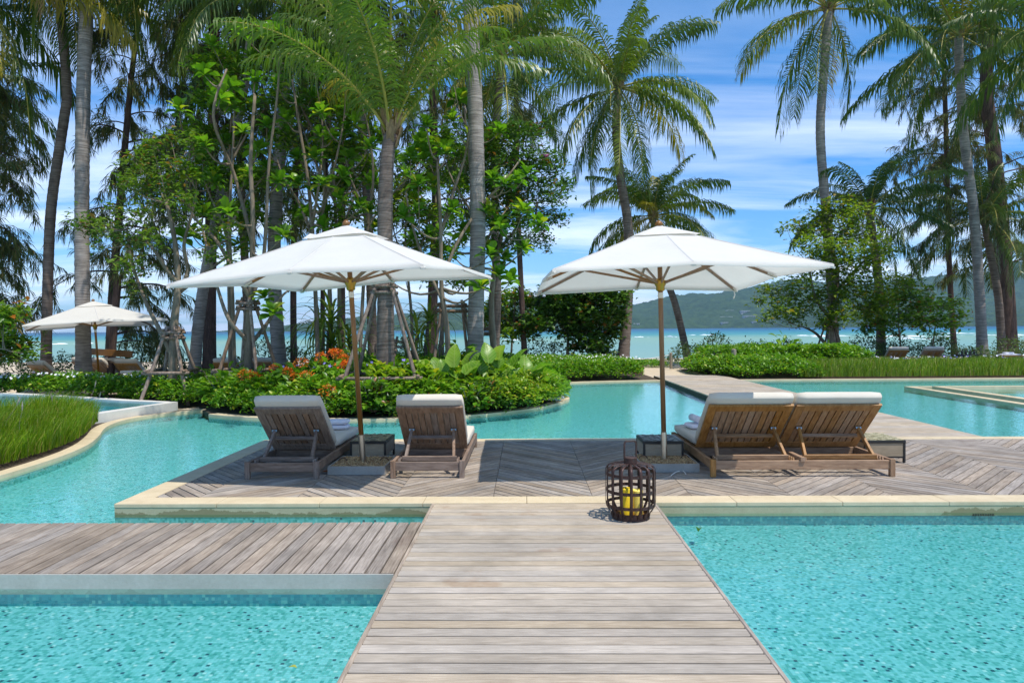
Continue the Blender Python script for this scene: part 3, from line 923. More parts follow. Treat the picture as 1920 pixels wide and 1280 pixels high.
mb = MB(); ribbon(mb, gk_s, -0.006, 0.05, -0.7, -0.1255); mb.build('pool_wall_tile', M['mosaic'], gkk)
gbed = [(p.x - 0.1, p.y + 0.05) for p in gk_s[:52]] + [(-7.3, 14.3), (-7.7, 12.45), (-8.5, 10.85), (-11, 9.6), (-12, 8.2), (-9, 6.6)]
mb = MB(); mb.prism(ccw(gbed), -0.6, KZ - 0.004)
tag(mb.build('grass_bed', M['soil']), 'bare soil at the foot of the tall grass', kind='structure')

# ================================================================ FURNITURE
def cushion(mb_dims, M4, name, parent, mat='cushion', bev=0.035):
    """soft mattress block: subdivided, slightly puffed"""
    sx, sy, sz = mb_dims
    bm = bmesh.new()
    bmesh.ops.create_cube(bm, size=1.0)
    for v in bm.verts: v.co = Vector((v.co.x * sx, v.co.y * sy, v.co.z * sz))
    bmesh.ops.subdivide_edges(bm, edges=bm.edges[:], cuts=7, use_grid_fill=True)
    for v in bm.verts:
        u, w, h = v.co.x / (sx / 2), v.co.y / (sy / 2), v.co.z / (sz / 2)
        puff = (1 - u ** 4) * (1 - w ** 4)
        if abs(h) > 0.99: v.co.z += math.copysign(0.012 * puff, h)
        r = 0.045
        # round the corners
        q = Vector((max(abs(v.co.x) - (sx / 2 - r), 0), max(abs(v.co.y) - (sy / 2 - r), 0), max(abs(v.co.z) - (sz / 2 - r), 0)))
        if q.length > r:
            s = r / q.length
            for ax, half in ((0, sx / 2), (1, sy / 2), (2, sz / 2)):
                if q[ax] > 0:
                    v.co[ax] = math.copysign(half - r + q[ax] * s, v.co[ax])
        v.co += Vector((random.uniform(-1, 1), random.uniform(-1, 1), random.uniform(-1, 1))) * 0.0012
    me = bpy.data.meshes.new(name); bm.to_mesh(me); bm.free()
    me.transform(M4)
    for p in me.polygons: p.use_smooth = True
    o = link(name, me, M[mat], parent)
    return o

def make_lounger(name, label, W, backs, mat, loc, rz=0.0, group=None, nsl=8, low=False, simple_=False):
    t = thing(name, label, 'sun lounger', loc, rz, group)
    m = M[mat]; mx = M[mat + '_x']; my = M[mat + '_y']
    hw = W / 2
    zr = 0.125
    # frame
    MB().bar((-hw + 0.03, 0.03, zr), (hw - 0.03, 0.03, zr), 0.03, 0.095).build('rear_board', mx, t)
    MB().bar((-hw + 0.03, 1.96, zr), (hw - 0.03, 1.96, zr), 0.03, 0.095).build('front_board', mx, t)
    for s in (-1, 1):
        MB().bar((s * (hw - 0.02), 0.05, zr + 0.005), (s * (hw - 0.02), 1.97, zr + 0.005), 0.035, 0.095).build('side_rail', my, t)
        for y in (0.025, 1.965):
            MB().bar((s * (hw - 0.027), y, 0.0), (s * (hw - 0.027), y, 0.185), 0.055, 0.05, up=(0, 1, 0)).build('leg', m, t)
    if backs == 2:
        MB().bar((0, 0.0, 0.185), (0, 1.95, 0.185), 0.05, 0.045).build('middle_rail', my, t)
    MB().bar((-hw + 0.04, 0.86, zr - 0.01), (hw - 0.04, 0.86, zr - 0.01), 0.03, 0.1).build('cross_rail', mx, t)
    bwid = (W - 0.06) / backs - (0.02 if backs == 2 else 0.0)
    hinge = Vector((0, 0.80, 0.195)); topv = Vector((0, 0.21, 0.745))
    if low: topv = Vector((0, 0.13, 0.46))
    b = (topv - hinge); Lb = b.length; b.normalize()
    nf = Vector((0, -b.z, b.y)) * -1.0
    if nf.z < 0: nf = -nf
    for k in range(backs):
        cx = (k - (backs - 1) / 2) * (bwid + 0.03)
        def bp(u, v, w=0.0):     # u across, v along the back from hinge, w forward
            return hinge + Vector((cx + u, 0, 0)) + b * v + nf * w
        fr = MB()
        fr.bar(bp(-bwid / 2 + 0.045, 0), bp(-bwid / 2 + 0.045, Lb), 0.09, 0.028, up=nf)
        fr.bar(bp(bwid / 2 - 0.045, 0), bp(bwid / 2 - 0.045, Lb), 0.09, 0.028, up=nf)
        fr.bar(bp(-bwid / 2 + 0.0905, Lb - 0.05), bp(bwid / 2 - 0.0905, Lb - 0.05), 0.10, 0.0275, up=nf)
        fr.bar(bp(-bwid / 2 + 0.0905, 0.05), bp(bwid / 2 - 0.0905, 0.05), 0.10, 0.0275, up=nf)
        fo = fr.build('backrest', my, t)
        inner = bwid - 0.181
        pw = inner / nsl
        for i in range(nsl):
            u = -inner / 2 + pw * (i + 0.5)
            sl = MB(); sl.bar(bp(u, 0.1005, 0.002), bp(u, Lb - 0.1005, 0.002), pw - 0.012, 0.02, up=nf)
            sl.build('slat', my, fo)
        # prop frame that holds the backrest
        if not low:
            foot = Vector((cx, 0.20, 0.165))
            for s in (-1, 1):
                u = s * (bwid / 2 - 0.13)
                MB().bar(bp(u, Lb * 0.50, -0.035), foot + Vector((u * 1.12, 0, 0)), 0.045, 0.03, up=(1, 0, 0)).build('prop_arm', m, t)
                MB().tube([bp(u - 0.03, Lb * 0.50, -0.03), bp(u + 0.03, Lb * 0.50, -0.03)], 0.022, 8).build('bracket', M['steel'], t)
            MB().bar(bp(-bwid / 2 + 0.13, Lb * 0.40, -0.075), bp(bwid / 2 - 0.13, Lb * 0.40, -0.075), 0.03, 0.04, up=nf).build('prop_crossbar', mx, t)
            MB().bar(foot + Vector((-bwid / 2 + 0.07, 0, 0.012)), foot + Vector((bwid / 2 - 0.07, 0, 0.012)), 0.04, 0.05).build('ratchet_bar', mx, t)
            for s in (-1, 1):
                ra = MB()
                u = cx + s * (bwid / 2 - 0.05)
                for q in range(3):
                    ra.bar((u, 0.09 + 0.055 * q, 0.135), (u, 0.115 + 0.055 * q, 0.185), 0.03, 0.02, up=(1, 0, 0))
                ra.build('ratchet_rack', m, t)
        # mattress
        thick = 0.115
        ang = math.atan2(b.z, -b.y)
        cen = hinge + Vector((cx, 0, 0)) + b * ((Lb + 0.06) / 2 + 0.02) + nf * (0.018 + thick / 2)
        X, Y_, Z_ = Vector((1, 0, 0)), -b, nf
        Mx = Matrix(((X.x, Y_.x, Z_.x, cen.x), (X.y, Y_.y, Z_.y, cen.y), (X.z, Y_.z, Z_.z, cen.z), (0, 0, 0, 1)))
        cushion((bwid + 0.012, Lb + 0.07, thick), Mx, 'back_cushion', t)
        y0 = hinge.y + 0.06
        Mx = Matrix.Translation((cx, (y0 + 2.0) / 2, 0.185 + thick / 2))
        cushion((bwid + 0.012, 2.0 - y0, thick), Mx, 'seat_cushion', t)
    mb = MB(); mb.box(-hw + 0.04, hw - 0.04, 0.88, 1.94, 0.155, 0.178)
    mb.build('seat_panel', m, t)
    return t

make_lounger('sun_lounger', 'single grey teak lounger with folded towels, left of the left parasol pole', 0.80, 1, 'teak_grey', (-2.63, 7.27, 0.003), group='loungers on the sun deck')
make_lounger('sun_lounger', 'single grey teak lounger with empty cushion, right of the left parasol pole', 0.80, 1, 'teak_grey', (-1.06, 7.30, 0.003), group='loungers on the sun deck')
make_lounger('double_lounger', 'double brown teak lounger with two raised backrests and cream cushions, right of the lantern', 1.95, 2, 'teak', (2.955, 7.30, 0.003), group='loungers on the sun deck', nsl=10)

def towel(name, label, loc, rz, rolled):
    t = thing(name, label, 'towel', loc, rz)
    for k in range(2):
        cushion((0.32, 0.24, 0.062), Matrix.Translation((0, 0, 0.031 + k * 0.064)), 'folded_layer', t, 'towel', 0.02) if (not rolled or k == 0) else None
    if rolled:
        pts = []
        mb = MB()
        # spiral roll
        n = 40
        prof = []
        for i in range(n + 1):
            a = i / n * 2.6 * 2 * pi
            r = 0.012 + 0.042 * i / n
            prof.append((r * cos(a), r * sin(a)))
        vs = []; fs = []
        for x in (-0.15, 0.15):
            for py, pz in prof: vs.append((x, py, 0.118 + pz))
        for i in range(n): fs.append((i, i + 1, n + 2 + i, n + 1 + i))
        mb.add(vs, fs)
        o = mb.build('rolled_layer', M['towel'], t, smooth=True)
        md = o.modifiers.new('solid', 'SOLIDIFY'); md.thickness = 0.011
    return t
towel('folded_towel', 'two folded white towels stacked on the left single lounger', (-2.47, 8.90, 0.306), 0.1, False)
towel('rolled_towel', 'rolled white towel lying on a folded one on the double lounger', (2.20, 8.84, 0.306), pi / 2 + 0.1, True)

def side_table(label, x0, x1, y0, y1, h, topcol):
    cx, cy = (x0 + x1) / 2, (y0 + y1) / 2
    t = thing('side_table', label, 'side table', (cx, cy, 0.003), 0, 'low side tables on the sun deck')
    w, d = (x1 - x0) / 2, (y1 - y0) / 2
    for sx in (-1, 1):
        for sy in (-1, 1):
            MB().box(sx * w - 0.0125, sx * w + 0.0125, sy * d - 0.0125, sy * d + 0.0125, 0, h - 0.04).build('leg', M['black_metal'], t, bevel=0.002)
    mb = MB()
    mb.box(-w - 0.0145, w + 0.0145, -d - 0.0145, d + 0.0145, h - 0.04, h - 0.008)
    mb.build('table_rim', M['black_metal'], t, bevel=0.003)
    for s in (-1, 1):
        mb = MB(); mb.box(-w + 0.0128, w - 0.0128, s * d - 0.006, s * d + 0.006, 0.075, h - 0.0405)
        mb.build('side_panel', M['panel_wood'], t)
        mb = MB(); mb.box(s * w - 0.006, s * w + 0.006, -d + 0.0128, d - 0.0128, 0.075, h - 0.0405)
        mb.build('side_panel', M['panel_wood'], t)
    for s in (-1, 1):
        mb = MB(); mb.box(-w + 0.013, w - 0.013, s * d - 0.009, s * d + 0.009, 0.055, 0.0748); mb.build('lower_rail', M['black_metal'], t)
    # woven top: individual strips crossing
    mb = MB()
    n1 = 12
    r = random.Random(5)
    nx_, ny_ = 9, 11
    for i in range(nx_):
        for j in range(ny_):
            ax0 = -w + 2 * w * i / nx_ + 0.003; ax1 = -w + 2 * w * (i + 1) / nx_ - 0.003
            ay0 = -d + 2 * d * j / ny_ + 0.003; ay1 = -d + 2 * d * (j + 1) / ny_ - 0.003
            hz = h - 0.004 + (0.004 if (i + j) % 2 else 0) + r.uniform(0, 0.002)
            tl = r.uniform(-0.003, 0.003)
            mb.add([(ax0, ay0, h - 0.009), (ax1, ay0, h - 0.009), (ax1, ay1, h - 0.009), (ax0, ay1, h - 0.009), (ax0, ay0, hz - tl), (ax1, ay0, hz + tl), (ax1, ay1, hz + tl), (ax0, ay1, hz - tl)],
                   [(4, 5, 6, 7), (0, 1, 5, 4), (1, 2, 6, 5), (2, 3, 7, 6), (3, 0, 4, 7)])
    tag(mb.build('woven_top', M[topcol], t), kind='stuff')
    return t
M['weave'] = leafmat('woven_strips', (0.10, 0.085, 0.05), (0.26, 0.22, 0.12), (0.42, 0.36, 0.20), None, 0, 0.0, 0.35)
M['weave_dark'] = leafmat('dark_woven_strips', (0.05, 0.055, 0.05), (0.12, 0.13, 0.115), (0.26, 0.27, 0.24), None, 0, 0.0, 0.3)
M['weave_pale'] = leafmat('pale_woven_strips', (0.28, 0.25, 0.14), (0.42, 0.37, 0.22), (0.52, 0.47, 0.30), None, 0, 0.0, 0.4)
side_table('low black framed table with woven top, behind the left parasol base between two single loungers', -2.10, -1.69, 8.16, 8.70, 0.27, 'weave')
side_table('low black framed table with dark woven top, behind the right parasol pole', 1.40, 1.85, 8.06, 8.54, 0.27, 'weave_dark')
side_table('low black framed table half hidden behind the right end of the double lounger', 3.98, 4.43, 8.05, 8.58, 0.27, 'weave_pale')

def parasol_base(label, x, y, w):
    t = thing('ballast_tray', label, 'ballast tray', (x, y, 0.003), 0, 'ballast trays under the parasols')
    h = w / 2
    mb = MB()
    th = 0.012
    mb.box(-h, h, -h, h, 0.0, 0.078)
    for s in (-1, 1):
        mb.box(-h, h, s * (h - th / 2) - th / 2, s * (h - th / 2) + th / 2, 0.0782, 0.094)
        mb.box(s * (h - th / 2) - th / 2, s * (h - th / 2) + th / 2, -h + th + 0.0005, h - th - 0.0005, 0.0782, 0.0935)
    mb.build('tray', M['base_concrete'], t)
    # gravel fill
    n = 2600
    P = np.column_stack([rng.uniform(-h + 0.02, h - 0.02, n), rng.uniform(-h + 0.02, h - 0.02, n), rng.uniform(0.080, 0.092, n)])
    S = rng.uniform(0.006, 0.013, n)
    oc = np.array([(1, 0, 0), (-1, 0, 0), (0, 1, 0), (0, -1, 0), (0, 0, 0.8), (0, 0, -0.8)], float)
    V = (P[:, None, :] + oc[None] * S[:, None, None] * rng.uniform(0.7, 1.2, (n, 6, 1))).reshape(-1, 3)
    f = np.array([(0, 2, 4), (2, 1, 4), (1, 3, 4), (3, 0, 4)])
    F = (np.arange(n)[:, None, None] * 6 + f[None]).reshape(-1, 3)
    link('gravel', np_mesh('gravel', V, [F]), M['gravel_i'], t, kind='stuff')
    for s in (-1, 1):
        pts = [(s * (h - 0.08) + 0.05 * cos(a), 0.02, 0.082 + 0.045 * sin(a)) for a in np.linspace(0, pi, 8)]
        MB().tube(pts, 0.005, 6).build('lifting_handle', M['rust'], t)
    return t
M['gravel_i'] = leafmat('gravel_grains', (0.13, 0.07, 0.03), (0.33, 0.21, 0.10), (0.55, 0.41, 0.22), None, 0, 0.0, 0.9)
parasol_base('square grey tray of brown gravel between the two single loungers', -1.87, 7.80, 0.64)
parasol_base('square grey tray of brown gravel behind the lantern', 1.60, 7.87, 0.64)

def parasol(label, base, tx, ty, phi, rim, apex, s, sleeve=True, hang=0.03, group='white square parasols', detail=True, flap=0.0):
    t = thing('parasol', label, 'parasol', base, 0, group)
    Rm = Matrix.Rotation(tx, 4, 'X') @ Matrix.Rotation(ty, 4, 'Y')
    t.rotation_euler = Rm.to_euler()
    r_ = 0.029
    if sleeve:
        MB().lathe([(0.034, -0.01), (0.034, 0.31), (0.030, 0.312)], 16).build('steel_sleeve', M['steel'], t, smooth=False)
        MB().lathe([(r_, 0.312), (r_ * 0.98, apex - 0.04)], 16).build('pole', M['pole_wood'], t, smooth=True)
    else:
        MB().lathe([(r_, -0.05), (r_, apex - 0.04)], 12).build('pole', M['pole_wood'], t, smooth=True)
    run = rim - 0.02
    MB().lathe([(0.034, run - 0.10), (0.05, run - 0.085), (0.05, run - 0.045), (0.065, run - 0.02), (0.072, run + 0.02), (0.05, run + 0.03), (0.034, run + 0.05)], 16).build('runner_hub', M['brass'], t, smooth=True)
    MB().lathe([(0.06, apex - 0.10), (0.065, apex - 0.06), (0.035, apex - 0.04)], 14).build('top_hub', M['brass'], t)
    cm = MB()
    for q in range(6): cm.lathe([(0.030, run - 0.18 + q * 0.011), (0.033, run - 0.175 + q * 0.011), (0.030, run - 0.17 + q * 0.011)], 10, cap=False)
    cm.build('cord', M['cord'], t)
    MB().lathe([(0.012, apex + 0.0), (0.045, apex + 0.01), (0.043, apex + 0.035), (0.018, apex + 0.062), (0.0, apex + 0.068)], 14, cap=False).build('finial', M['pole_wood'], t, smooth=True)
    # canopy
    ends = []
    for k in range(8):
        a = phi + k * pi / 4
        if k % 2: ends.append(Vector((s * math.sqrt(2) * cos(a), s * math.sqrt(2) * sin(a), rim)))
        else: ends.append(Vector((s * cos(a), s * sin(a), rim + 0.05)))
    top = Vector((0, 0, apex))
    NR, NS = 12, 5
    V = []; F = []
    for k in range(8):
        b0 = len(V)
        for i in range(NR + 2):
            q = 0.05 + 0.95 * min(i, NR) / NR
            for j in range(NS + 1):
                f = j / NS
                e = ends[k].lerp(ends[(k + 1) % 8], f)
                p = top.lerp(e, q)
                p.z += -0.012 * sin(pi * q) - 0.028 * sin(pi * f) * (q ** 1.5) * (1.04 - q) * 2.2
                p.z += 0.0035 * sin(k * 3.1 + i * 1.3) * sin(pi * f) + 0.003 * sin(i * 2.1 + f * 5 + k) * sin(pi * f)
                if i == NR + 1:
                    p.z -= hang; p.x *= 0.998; p.y *= 0.998
                V.append(p)
        w_ = NS + 1
        for i in range(NR + 1):
            for j in range(NS):
                F.append((b0 + i * w_ + j, b0 + i * w_ + j + 1, b0 + (i + 1) * w_ + j + 1, b0 + (i + 1) * w_ + j))
    can = link('canopy', np_mesh('canopy', [tuple(v) for v in V], [np.array(F)], True), M['canvas'], t)
    sm = MB()
    for k in range(8):
        e = ends[k]; pp = []
        for i in range(9):
            q = 0.27 + 0.725 * i / 8
            p = top.lerp(e, q); p.z += -0.012 * sin(pi * q) + 0.002; pp.append(p)
        n_ = Vector((-e.y, e.x, 0)).normalized() * 0.011
        b0 = len(sm.v)
        sm.v += [tuple(x) for p in pp for x in (p - n_ - Vector((0, 0, 0.002)), p + Vector((0, 0, 0.003)), p + n_ - Vector((0, 0, 0.002)))]
        for i in range(8):
            for h in range(2): sm.f.append((b0 + 3 * i + h, b0 + 3 * i + h + 1, b0 + 3 * i + h + 4, b0 + 3 * i + h + 3))
    tag(sm.build('seam', M['canvas_seam'], t), kind='stuff')
    # wind vent: a small raised second layer at the peak
    V = []
    for i, q in enumerate((0.0, 0.12, 0.20, 0.27)):
        for k in range(8):
            for j in range(3):
                e = ends[k].lerp(ends[(k + 1) % 8], j / 3)
                p = top.lerp(e, q)
                p.z += 0.010 + 0.006 * sin(pi * q) + 0.010 * sin(k * 1.9 + j * 1.1) * q * 3
                if flap and k in (3, 4) and i == 3: p += Vector((-0.03, 0, 0.07 * flap * (0.4 + 0.6 * (j == 1))))
                V.append(p)
    F = [(i * 24 + c, i * 24 + (c + 1) % 24, (i + 1) * 24 + (c + 1) % 24, (i + 1) * 24 + c) for i in range(3) for c in range(24)]
    link('vent_flap', np_mesh('vent_flap', [tuple(v) for v in V], [np.array(F)], True), M['canvas'], t)
    for k in range(8):
        e = ends[k]
        p0 = top + Vector((0, 0, -0.075)) + Vector((e.x, e.y, 0)).normalized() * 0.05
        p1 = top.lerp(e, 0.97) + Vector((0, 0, -0.03))
        mid = top.lerp(e, 0.5) + Vector((0, 0, -0.045))
        rb = MB(); rb.bar(p0, mid, 0.022, 0.03); rb.bar(mid, p1, 0.022, 0.03)
        rb = rb.build('rib', M['rib_wood'], t)
        sp = Vector((e.x, e.y, 0)).normalized() * 0.06 + Vector((0, 0, run))
        MB().bar(sp, top.lerp(e, 0.56) + Vector((0, 0, -0.06)), 0.02, 0.028).build('strut', M['rib_wood'], t)
        if detail:
            pk = MB()
            d = (e - top).normalized()
            pk.bar(e - d * 0.12 + Vector((0, 0, -0.032)), e + d * 0.0 + Vector((0, 0, -0.032)), 0.05, 0.02)
            pk.build('rib_pocket', M['canvas'], t)
    if detail:
        e = ends[1]
        MB().tube([e + Vector((-0.03, 0, -0.02)), e + Vector((-0.02, -0.01, -0.08)), e + Vector((-0.035, 0, -0.13))], 0.008, 5).build('tie_cord', M['cord'], t)
    return t
parasol('large white square parasol leaning left over the two single loungers', (-1.870, 7.80, 0.088), 0.026, -0.053, -0.183, 2.085, 2.70, 1.335, flap=1.0)
parasol('large white square parasol standing upright over the double lounger', (1.601, 7.885, 0.088), -0.028, -0.014, 0.039, 2.055, 2.69, 1.36)
pb = at(187, 705, 18.8)
parasol('smaller looking white parasol far at left, over the beach loungers beyond the flower hedge', (pb.x, pb.y, 0.0), 0.0, -0.06, 0.62, 1.80, 2.46, 1.62, sleeve=False, detail=False)

# ---- lantern with candles
LX, LY = 0.885, 5.77
lan = thing('lantern', 'round rusty iron cage lantern holding two yellow candles on the boardwalk end', 'lantern', (LX, LY, 0.003))
prof = [(0.160, 0.012), (0.168, 0.05), (0.190, 0.075), (0.207, 0.11), (0.211, 0.15), (0.211, 0.385), (0.208, 0.415), (0.196, 0.436), (0.165, 0.448), (0.052, 0.460)]
NS = 16
for k in range(NS):
    a = 2 * pi * (k + 0.5) / NS + 0.08
    ca, sa = cos(a), sin(a)
    tx_, ty_ = -sa, ca
    V = []; F = []
    for i, (r, z) in enumerate(prof):
        wd = 0.0125 if r > 0.1 else 0.008
        for s in (-1, 1):
            for q in (0, -0.004):
                V.append(((r + q) * ca + tx_ * s * wd, (r + q) * sa + ty_ * s * wd, z + (q if i > 6 else 0)))
    for i in range(len(prof) - 1):
        b = 4 * i
        for p, q in ((0, 2), (3, 1), (2, 3), (1, 0)):
            F.append((b + p, b + q, b + 4 + q, b + 4 + p))
    link('strip', np_mesh('strip', V, [np.array(F)]), M['rust'], lan)
for z in (0.115, 0.235, 0.375):
    MB().lathe([(0.200, z - 0.013), (0.206, z - 0.013), (0.206, z + 0.013), (0.200, z + 0.013), (0.200, z - 0.013)], 36, cap=False).build('hoop', M['rust'], lan)
MB().lathe([(0.152, 0.0), (0.158, 0.0), (0.158, 0.055), (0.152, 0.055), (0.152, 0.0)], 36, cap=False).build('base_ring', M['rust'], lan)
MB().lathe([(0.0, 0.018), (0.1515, 0.018), (0.1515, 0.026), (0.0, 0.026)], 32, cap=False).build('base_plate', M['rust_plate'], lan)
MB().lathe([(0.05, 0.452), (0.056, 0.454), (0.056, 0.505), (0.05, 0.509), (0.0, 0.509)], 24, cap=False).build('neck', M['rust'], lan)
hp = [Vector((-0.053, 0, 0.50)), Vector((-0.053, 0, 0.622)), Vector((-0.042, 0, 0.642)), Vector((0.042, 0, 0.642)), Vector((0.053, 0, 0.622)), Vector((0.053, 0, 0.50))]
hm = MB()
for a, b in zip(hp[:-1], hp[1:]): hm.bar(a, b, 0.013, 0.012, up=(0, 1, 0))
hm.build('handle', M['rust'], lan, rot=(0, 0, 0.25))
def candle(label, x, y, h, m):
    t = thing('candle', label, 'candle', (x, y, 0.030), 0, 'candles inside the lantern')
    MB().lathe([(0.0, 0), (0.047, 0), (0.048, h - 0.006), (0.043, h), (0.03, h - 0.012), (0.0, h - 0.016)], 24, cap=False).build('wax', M[m], t, smooth=False)
    MB().tube([(0, 0, h - 0.015), (0.002, 0, h + 0.004)], 0.0025, 5).build('wick', M['black_metal'], t)
candle('taller deep yellow candle at left inside the lantern', LX - 0.045, LY - 0.02, 0.225, 'candle')
candle('shorter pale yellow candle at right inside the lantern', LX + 0.058, LY + 0.0, 0.205, 'candle_pale')

# ---- far loungers on the sand
def far_lounger(label, px, Y, rz=0.0, double=False, low=False):
    p = at(px, 690, Y)
    return make_lounger('double_lounger' if double else 'sun_lounger', label, 1.6 if double else 0.78, 2 if double else 1, 'teak_sunlit', (p.x, p.y, -0.065), rz, 'loungers on the beach sand', nsl=6, low=low)
far_lounger('beach lounger with raised back left of the thick brown trunk, at the left edge', 52, 18.9, -0.35)
far_lounger('raised beach lounger half hidden behind the straight grey palm trunk, further back', 138, 21.0, -0.30)
far_lounger('raised beach lounger under the far parasol, just behind the grey palm trunk', 165, 20.6, -0.38)
far_lounger('raised beach lounger right of the far parasol pole, furthest back in its row', 203, 20.6, -0.2)
far_lounger('raised beach lounger behind the flat double lounger, right of the far parasol pole', 226, 19.4, -0.1)
far_lounger('wide double beach lounger with nearly flat backs, behind the propped small tree', 272, 18.6, 0.0, True, True)
far_lounger('beach lounger glimpsed between the casuarina trunk and the tree props', 416, 19.5, 0.0)
far_lounger('beach lounger mostly hidden by leaves right of the propped rosette tree', 491, 19.8, 0.0)
far_lounger('white topped beach lounger beyond the tall grass, left one of the right hand pair', 1691, 26.0, -0.05)
far_lounger('white topped beach lounger beyond the tall grass, right one of the right hand pair', 1757, 26.0, -0.1)
p = at(1893, 671, 24.6)
t = thing('folded_towel', 'folded white towel on a low stool at the far right beyond the grass', 'towel', (p.x, p.y, 0.53))
cushion((0.6, 0.35, 0.05), Matrix.Translation((0, 0, 0.026)), 'folded_layer', t, 'towel')
cushion((0.34, 0.22, 0.06), Matrix.Translation((-0.05, 0, 0.082)), 'folded_layer', t, 'towel')
t = thing('stool', 'low dark stool under the folded towel at far right', 'stool', (p.x, p.y, -0.012))
MB().box(-0.36, 0.36, -0.22, 0.22, 0.50, 0.54).build('seat', M['teak'], t)
for sx in (-1, 1):
    for sy in (-1, 1): MB().box(sx * 0.31 - 0.02, sx * 0.31 + 0.02, sy * 0.18 - 0.02, sy * 0.18 + 0.02, 0, 0.4995).build('leg', M['teak'], t)

# ---- beach path furniture
p = at(1197, 686, 24.2)
t = thing('log_bin', 'short dark brown timber block beside the beach path', 'bollard', (p.x, p.y, -0.012))
MB().box(-0.15, 0.15, -0.15, 0.15, 0, 0.30).build('body', M['bin'], t, bevel=0.01)
MB().box(-0.14, 0.02, -0.12, 0.12, 0.3005, 0.325).build('cap', M['rust_plate'], t)
posts = []
for i, (px, lab) in enumerate([(1140, 'pale rope post behind the hedge left of the beach path'), (1258, 'pale rope post on the right side of the beach path'), (1376, 'thicker pale log post standing in the right hedge')]):
    q = at(px, 690, 27.0 if i < 2 else 23.6)
    t = thing('rope_post', lab, 'post', (q.x, q.y, -0.012), 0, 'rope posts by the beach path')
    h = (0.62, 0.62, 0.85)[i]
    MB().lathe([(0.055 + 0.03 * (i == 2), 0), (0.055 + 0.03 * (i == 2), h), (0.03, h + 0.02)], 10).build('shaft', M['panel_wood'], t)
    posts.append(Vector((q.x, q.y, h - 0.08)))
pts = [posts[0].lerp(posts[1], k / 12) - Vector((0, 0, 0.16 * sin(pi * k / 12))) for k in range(13)]
tag(MB().tube(pts, 0.014, 5).build('rope', M['cord']), 'sagging rope strung between two posts across the beach path', 'rope')
def crate_table(label, px, Y, w):
    q = at(px, 690, Y)
    t = thing('beach_table', label, 'table', (q.x, q.y, -0.012), 0, 'dark tables with bottles by the hedge')
    MB().box(-w / 2, w / 2, -0.2, 0.2, 0.52, 0.56).build('table_top', M['black_metal'], t)
    for sx in (-1, 1):
        for sy in (-1, 1): MB().box(sx * (w / 2 - 0.04) - 0.02, sx * (w / 2 - 0.04) + 0.02, sy * 0.16 - 0.02, sy * 0.16 + 0.02, 0, 0.5195).build('leg', M['black_metal'], t)
    for k in range(4):
        x = -w / 2 + 0.08 + k * (w - 0.16) / 3
        b = tag(MB().lathe([(0.0, 0), (0.035, 0), (0.035, 0.1), (0.012, 0.15), (0.012, 0.19), (0, 0.19)], 8, cap=False).build('bottle', M['black_metal'], None, (q.x + x, q.y, 0.549)), ('first', 'second', 'third', 'fourth')[k] + ' bottle on ' + label, 'bottle', 'bottles on ' + label)
crate_table('the dark table left of the pale log post', 1348, 24.6, 0.5)
crate_table('the dark table left of the right grey palm', 1815, 25.2, 0.6)
# tall wooden frame at left (swing posts near the far parasol)
q0, q1 = at(193, 690, 20.5), at(206, 690, 20.5)
t = thing('timber_frame', 'leaning brown timber post with a cross plank behind the far parasol', 'post', (q0.x, 20.9, -0.012))
MB().bar((-0.05, 0, 0), (0.28, 0, 3.35), 0.18, 0.14, up=(0, 1, 0)).build('post', M['bark_dark'], t)
MB().bar((-0.6, -0.12, 1.02), (0.75, -0.12, 0.92), 0.20, 0.05, up=(0, 1, 0)).build('plank', M['pole_wood'], t)

# ---- hotel buildings on the far hillside
def hill_z(x, Y):
    i = np.interp(x, xs, np.arange(len(xs)))
    return i
def hotel(label, px, py, Y, w, h, floors, bays, roof=False):
    p = at(px, py, Y)
    t = thing('hotel_building', label, 'building', (p.x, p.y, p.z - h), 0, 'buildings on the far hillside')
    MB().box(-w / 2, w / 2, 0, 22, -18, h).build('wall', M['hotel'], t)
    for f in range(floors):
        for b in range(bays):
            x = -w / 2 + w * (b + 0.5) / bays; z = h * (f + 0.45) / floors
            MB().box(x - w / bays * 0.33, x + w / bays * 0.33, -0.5, 0.3, z - h / floors * 0.25, z + h / floors * 0.28).build('window', M['dark_glass'], t)
    if roof:
        MB().prism([(-w / 2 - 1, -1), (w / 2 + 1, -1), (w / 2 + 1, 23), (-w / 2 - 1, 23)], h + 0.1, h + 1.6).build('roof', M['white_wall'], t)
    else:
        MB().box(-w / 2 - 0.6, w / 2 + 0.6, -0.8, 22.5, h + 0.1, h + 1.2).build('parapet', M['white_wall'], t)
def hill_hit(px, py):
    """depth at which the line of sight through px, py meets the hillside"""
    for Y in np.arange(1950, 2890, 8.0):
        p = at(px, py, Y)
        i = int(np.clip(np.searchsorted(xs, p.x), 1, len(xs) - 1))
        z = np.interp(Y, YY[:, i], ZZ[:, i])
        if p.z <= z: return Y
    return 2200
for a in [('pale stepped hotel block lowest at left on the far hillside', 1362, 594, 40, 11, 3, 6), ('long pale hotel block in the middle of the far hillside cluster', 1386, 588, 52, 10, 3, 8),
          ('pale hotel block at the top of the far hillside cluster', 1372, 582, 34, 9, 2, 5), ('pale hotel block near the right end of the far hillside cluster', 1406, 592, 36, 10, 3, 6),
          ('small pale block at the lower right of the far hillside cluster', 1420, 603, 30, 8, 2, 4), ('flat roofed boathouse at the far waterline below the hotels', 1359, 605, 20, 9, 2, 3, True),
          ('low pale house at the foot of the far hill beside the palm trunk', 1192, 607, 24, 7, 1, 4, True), ('small pale house at the far shore left of the hotels', 1321, 606, 16, 9, 2, 3, True),
          ('pale hotel block just above the long middle block on the far hillside', 1398, 583, 30, 8, 2, 5)]:
    hotel(a[0], a[1], a[2], hill_hit(a[1], a[2]) - 4, *a[3:])

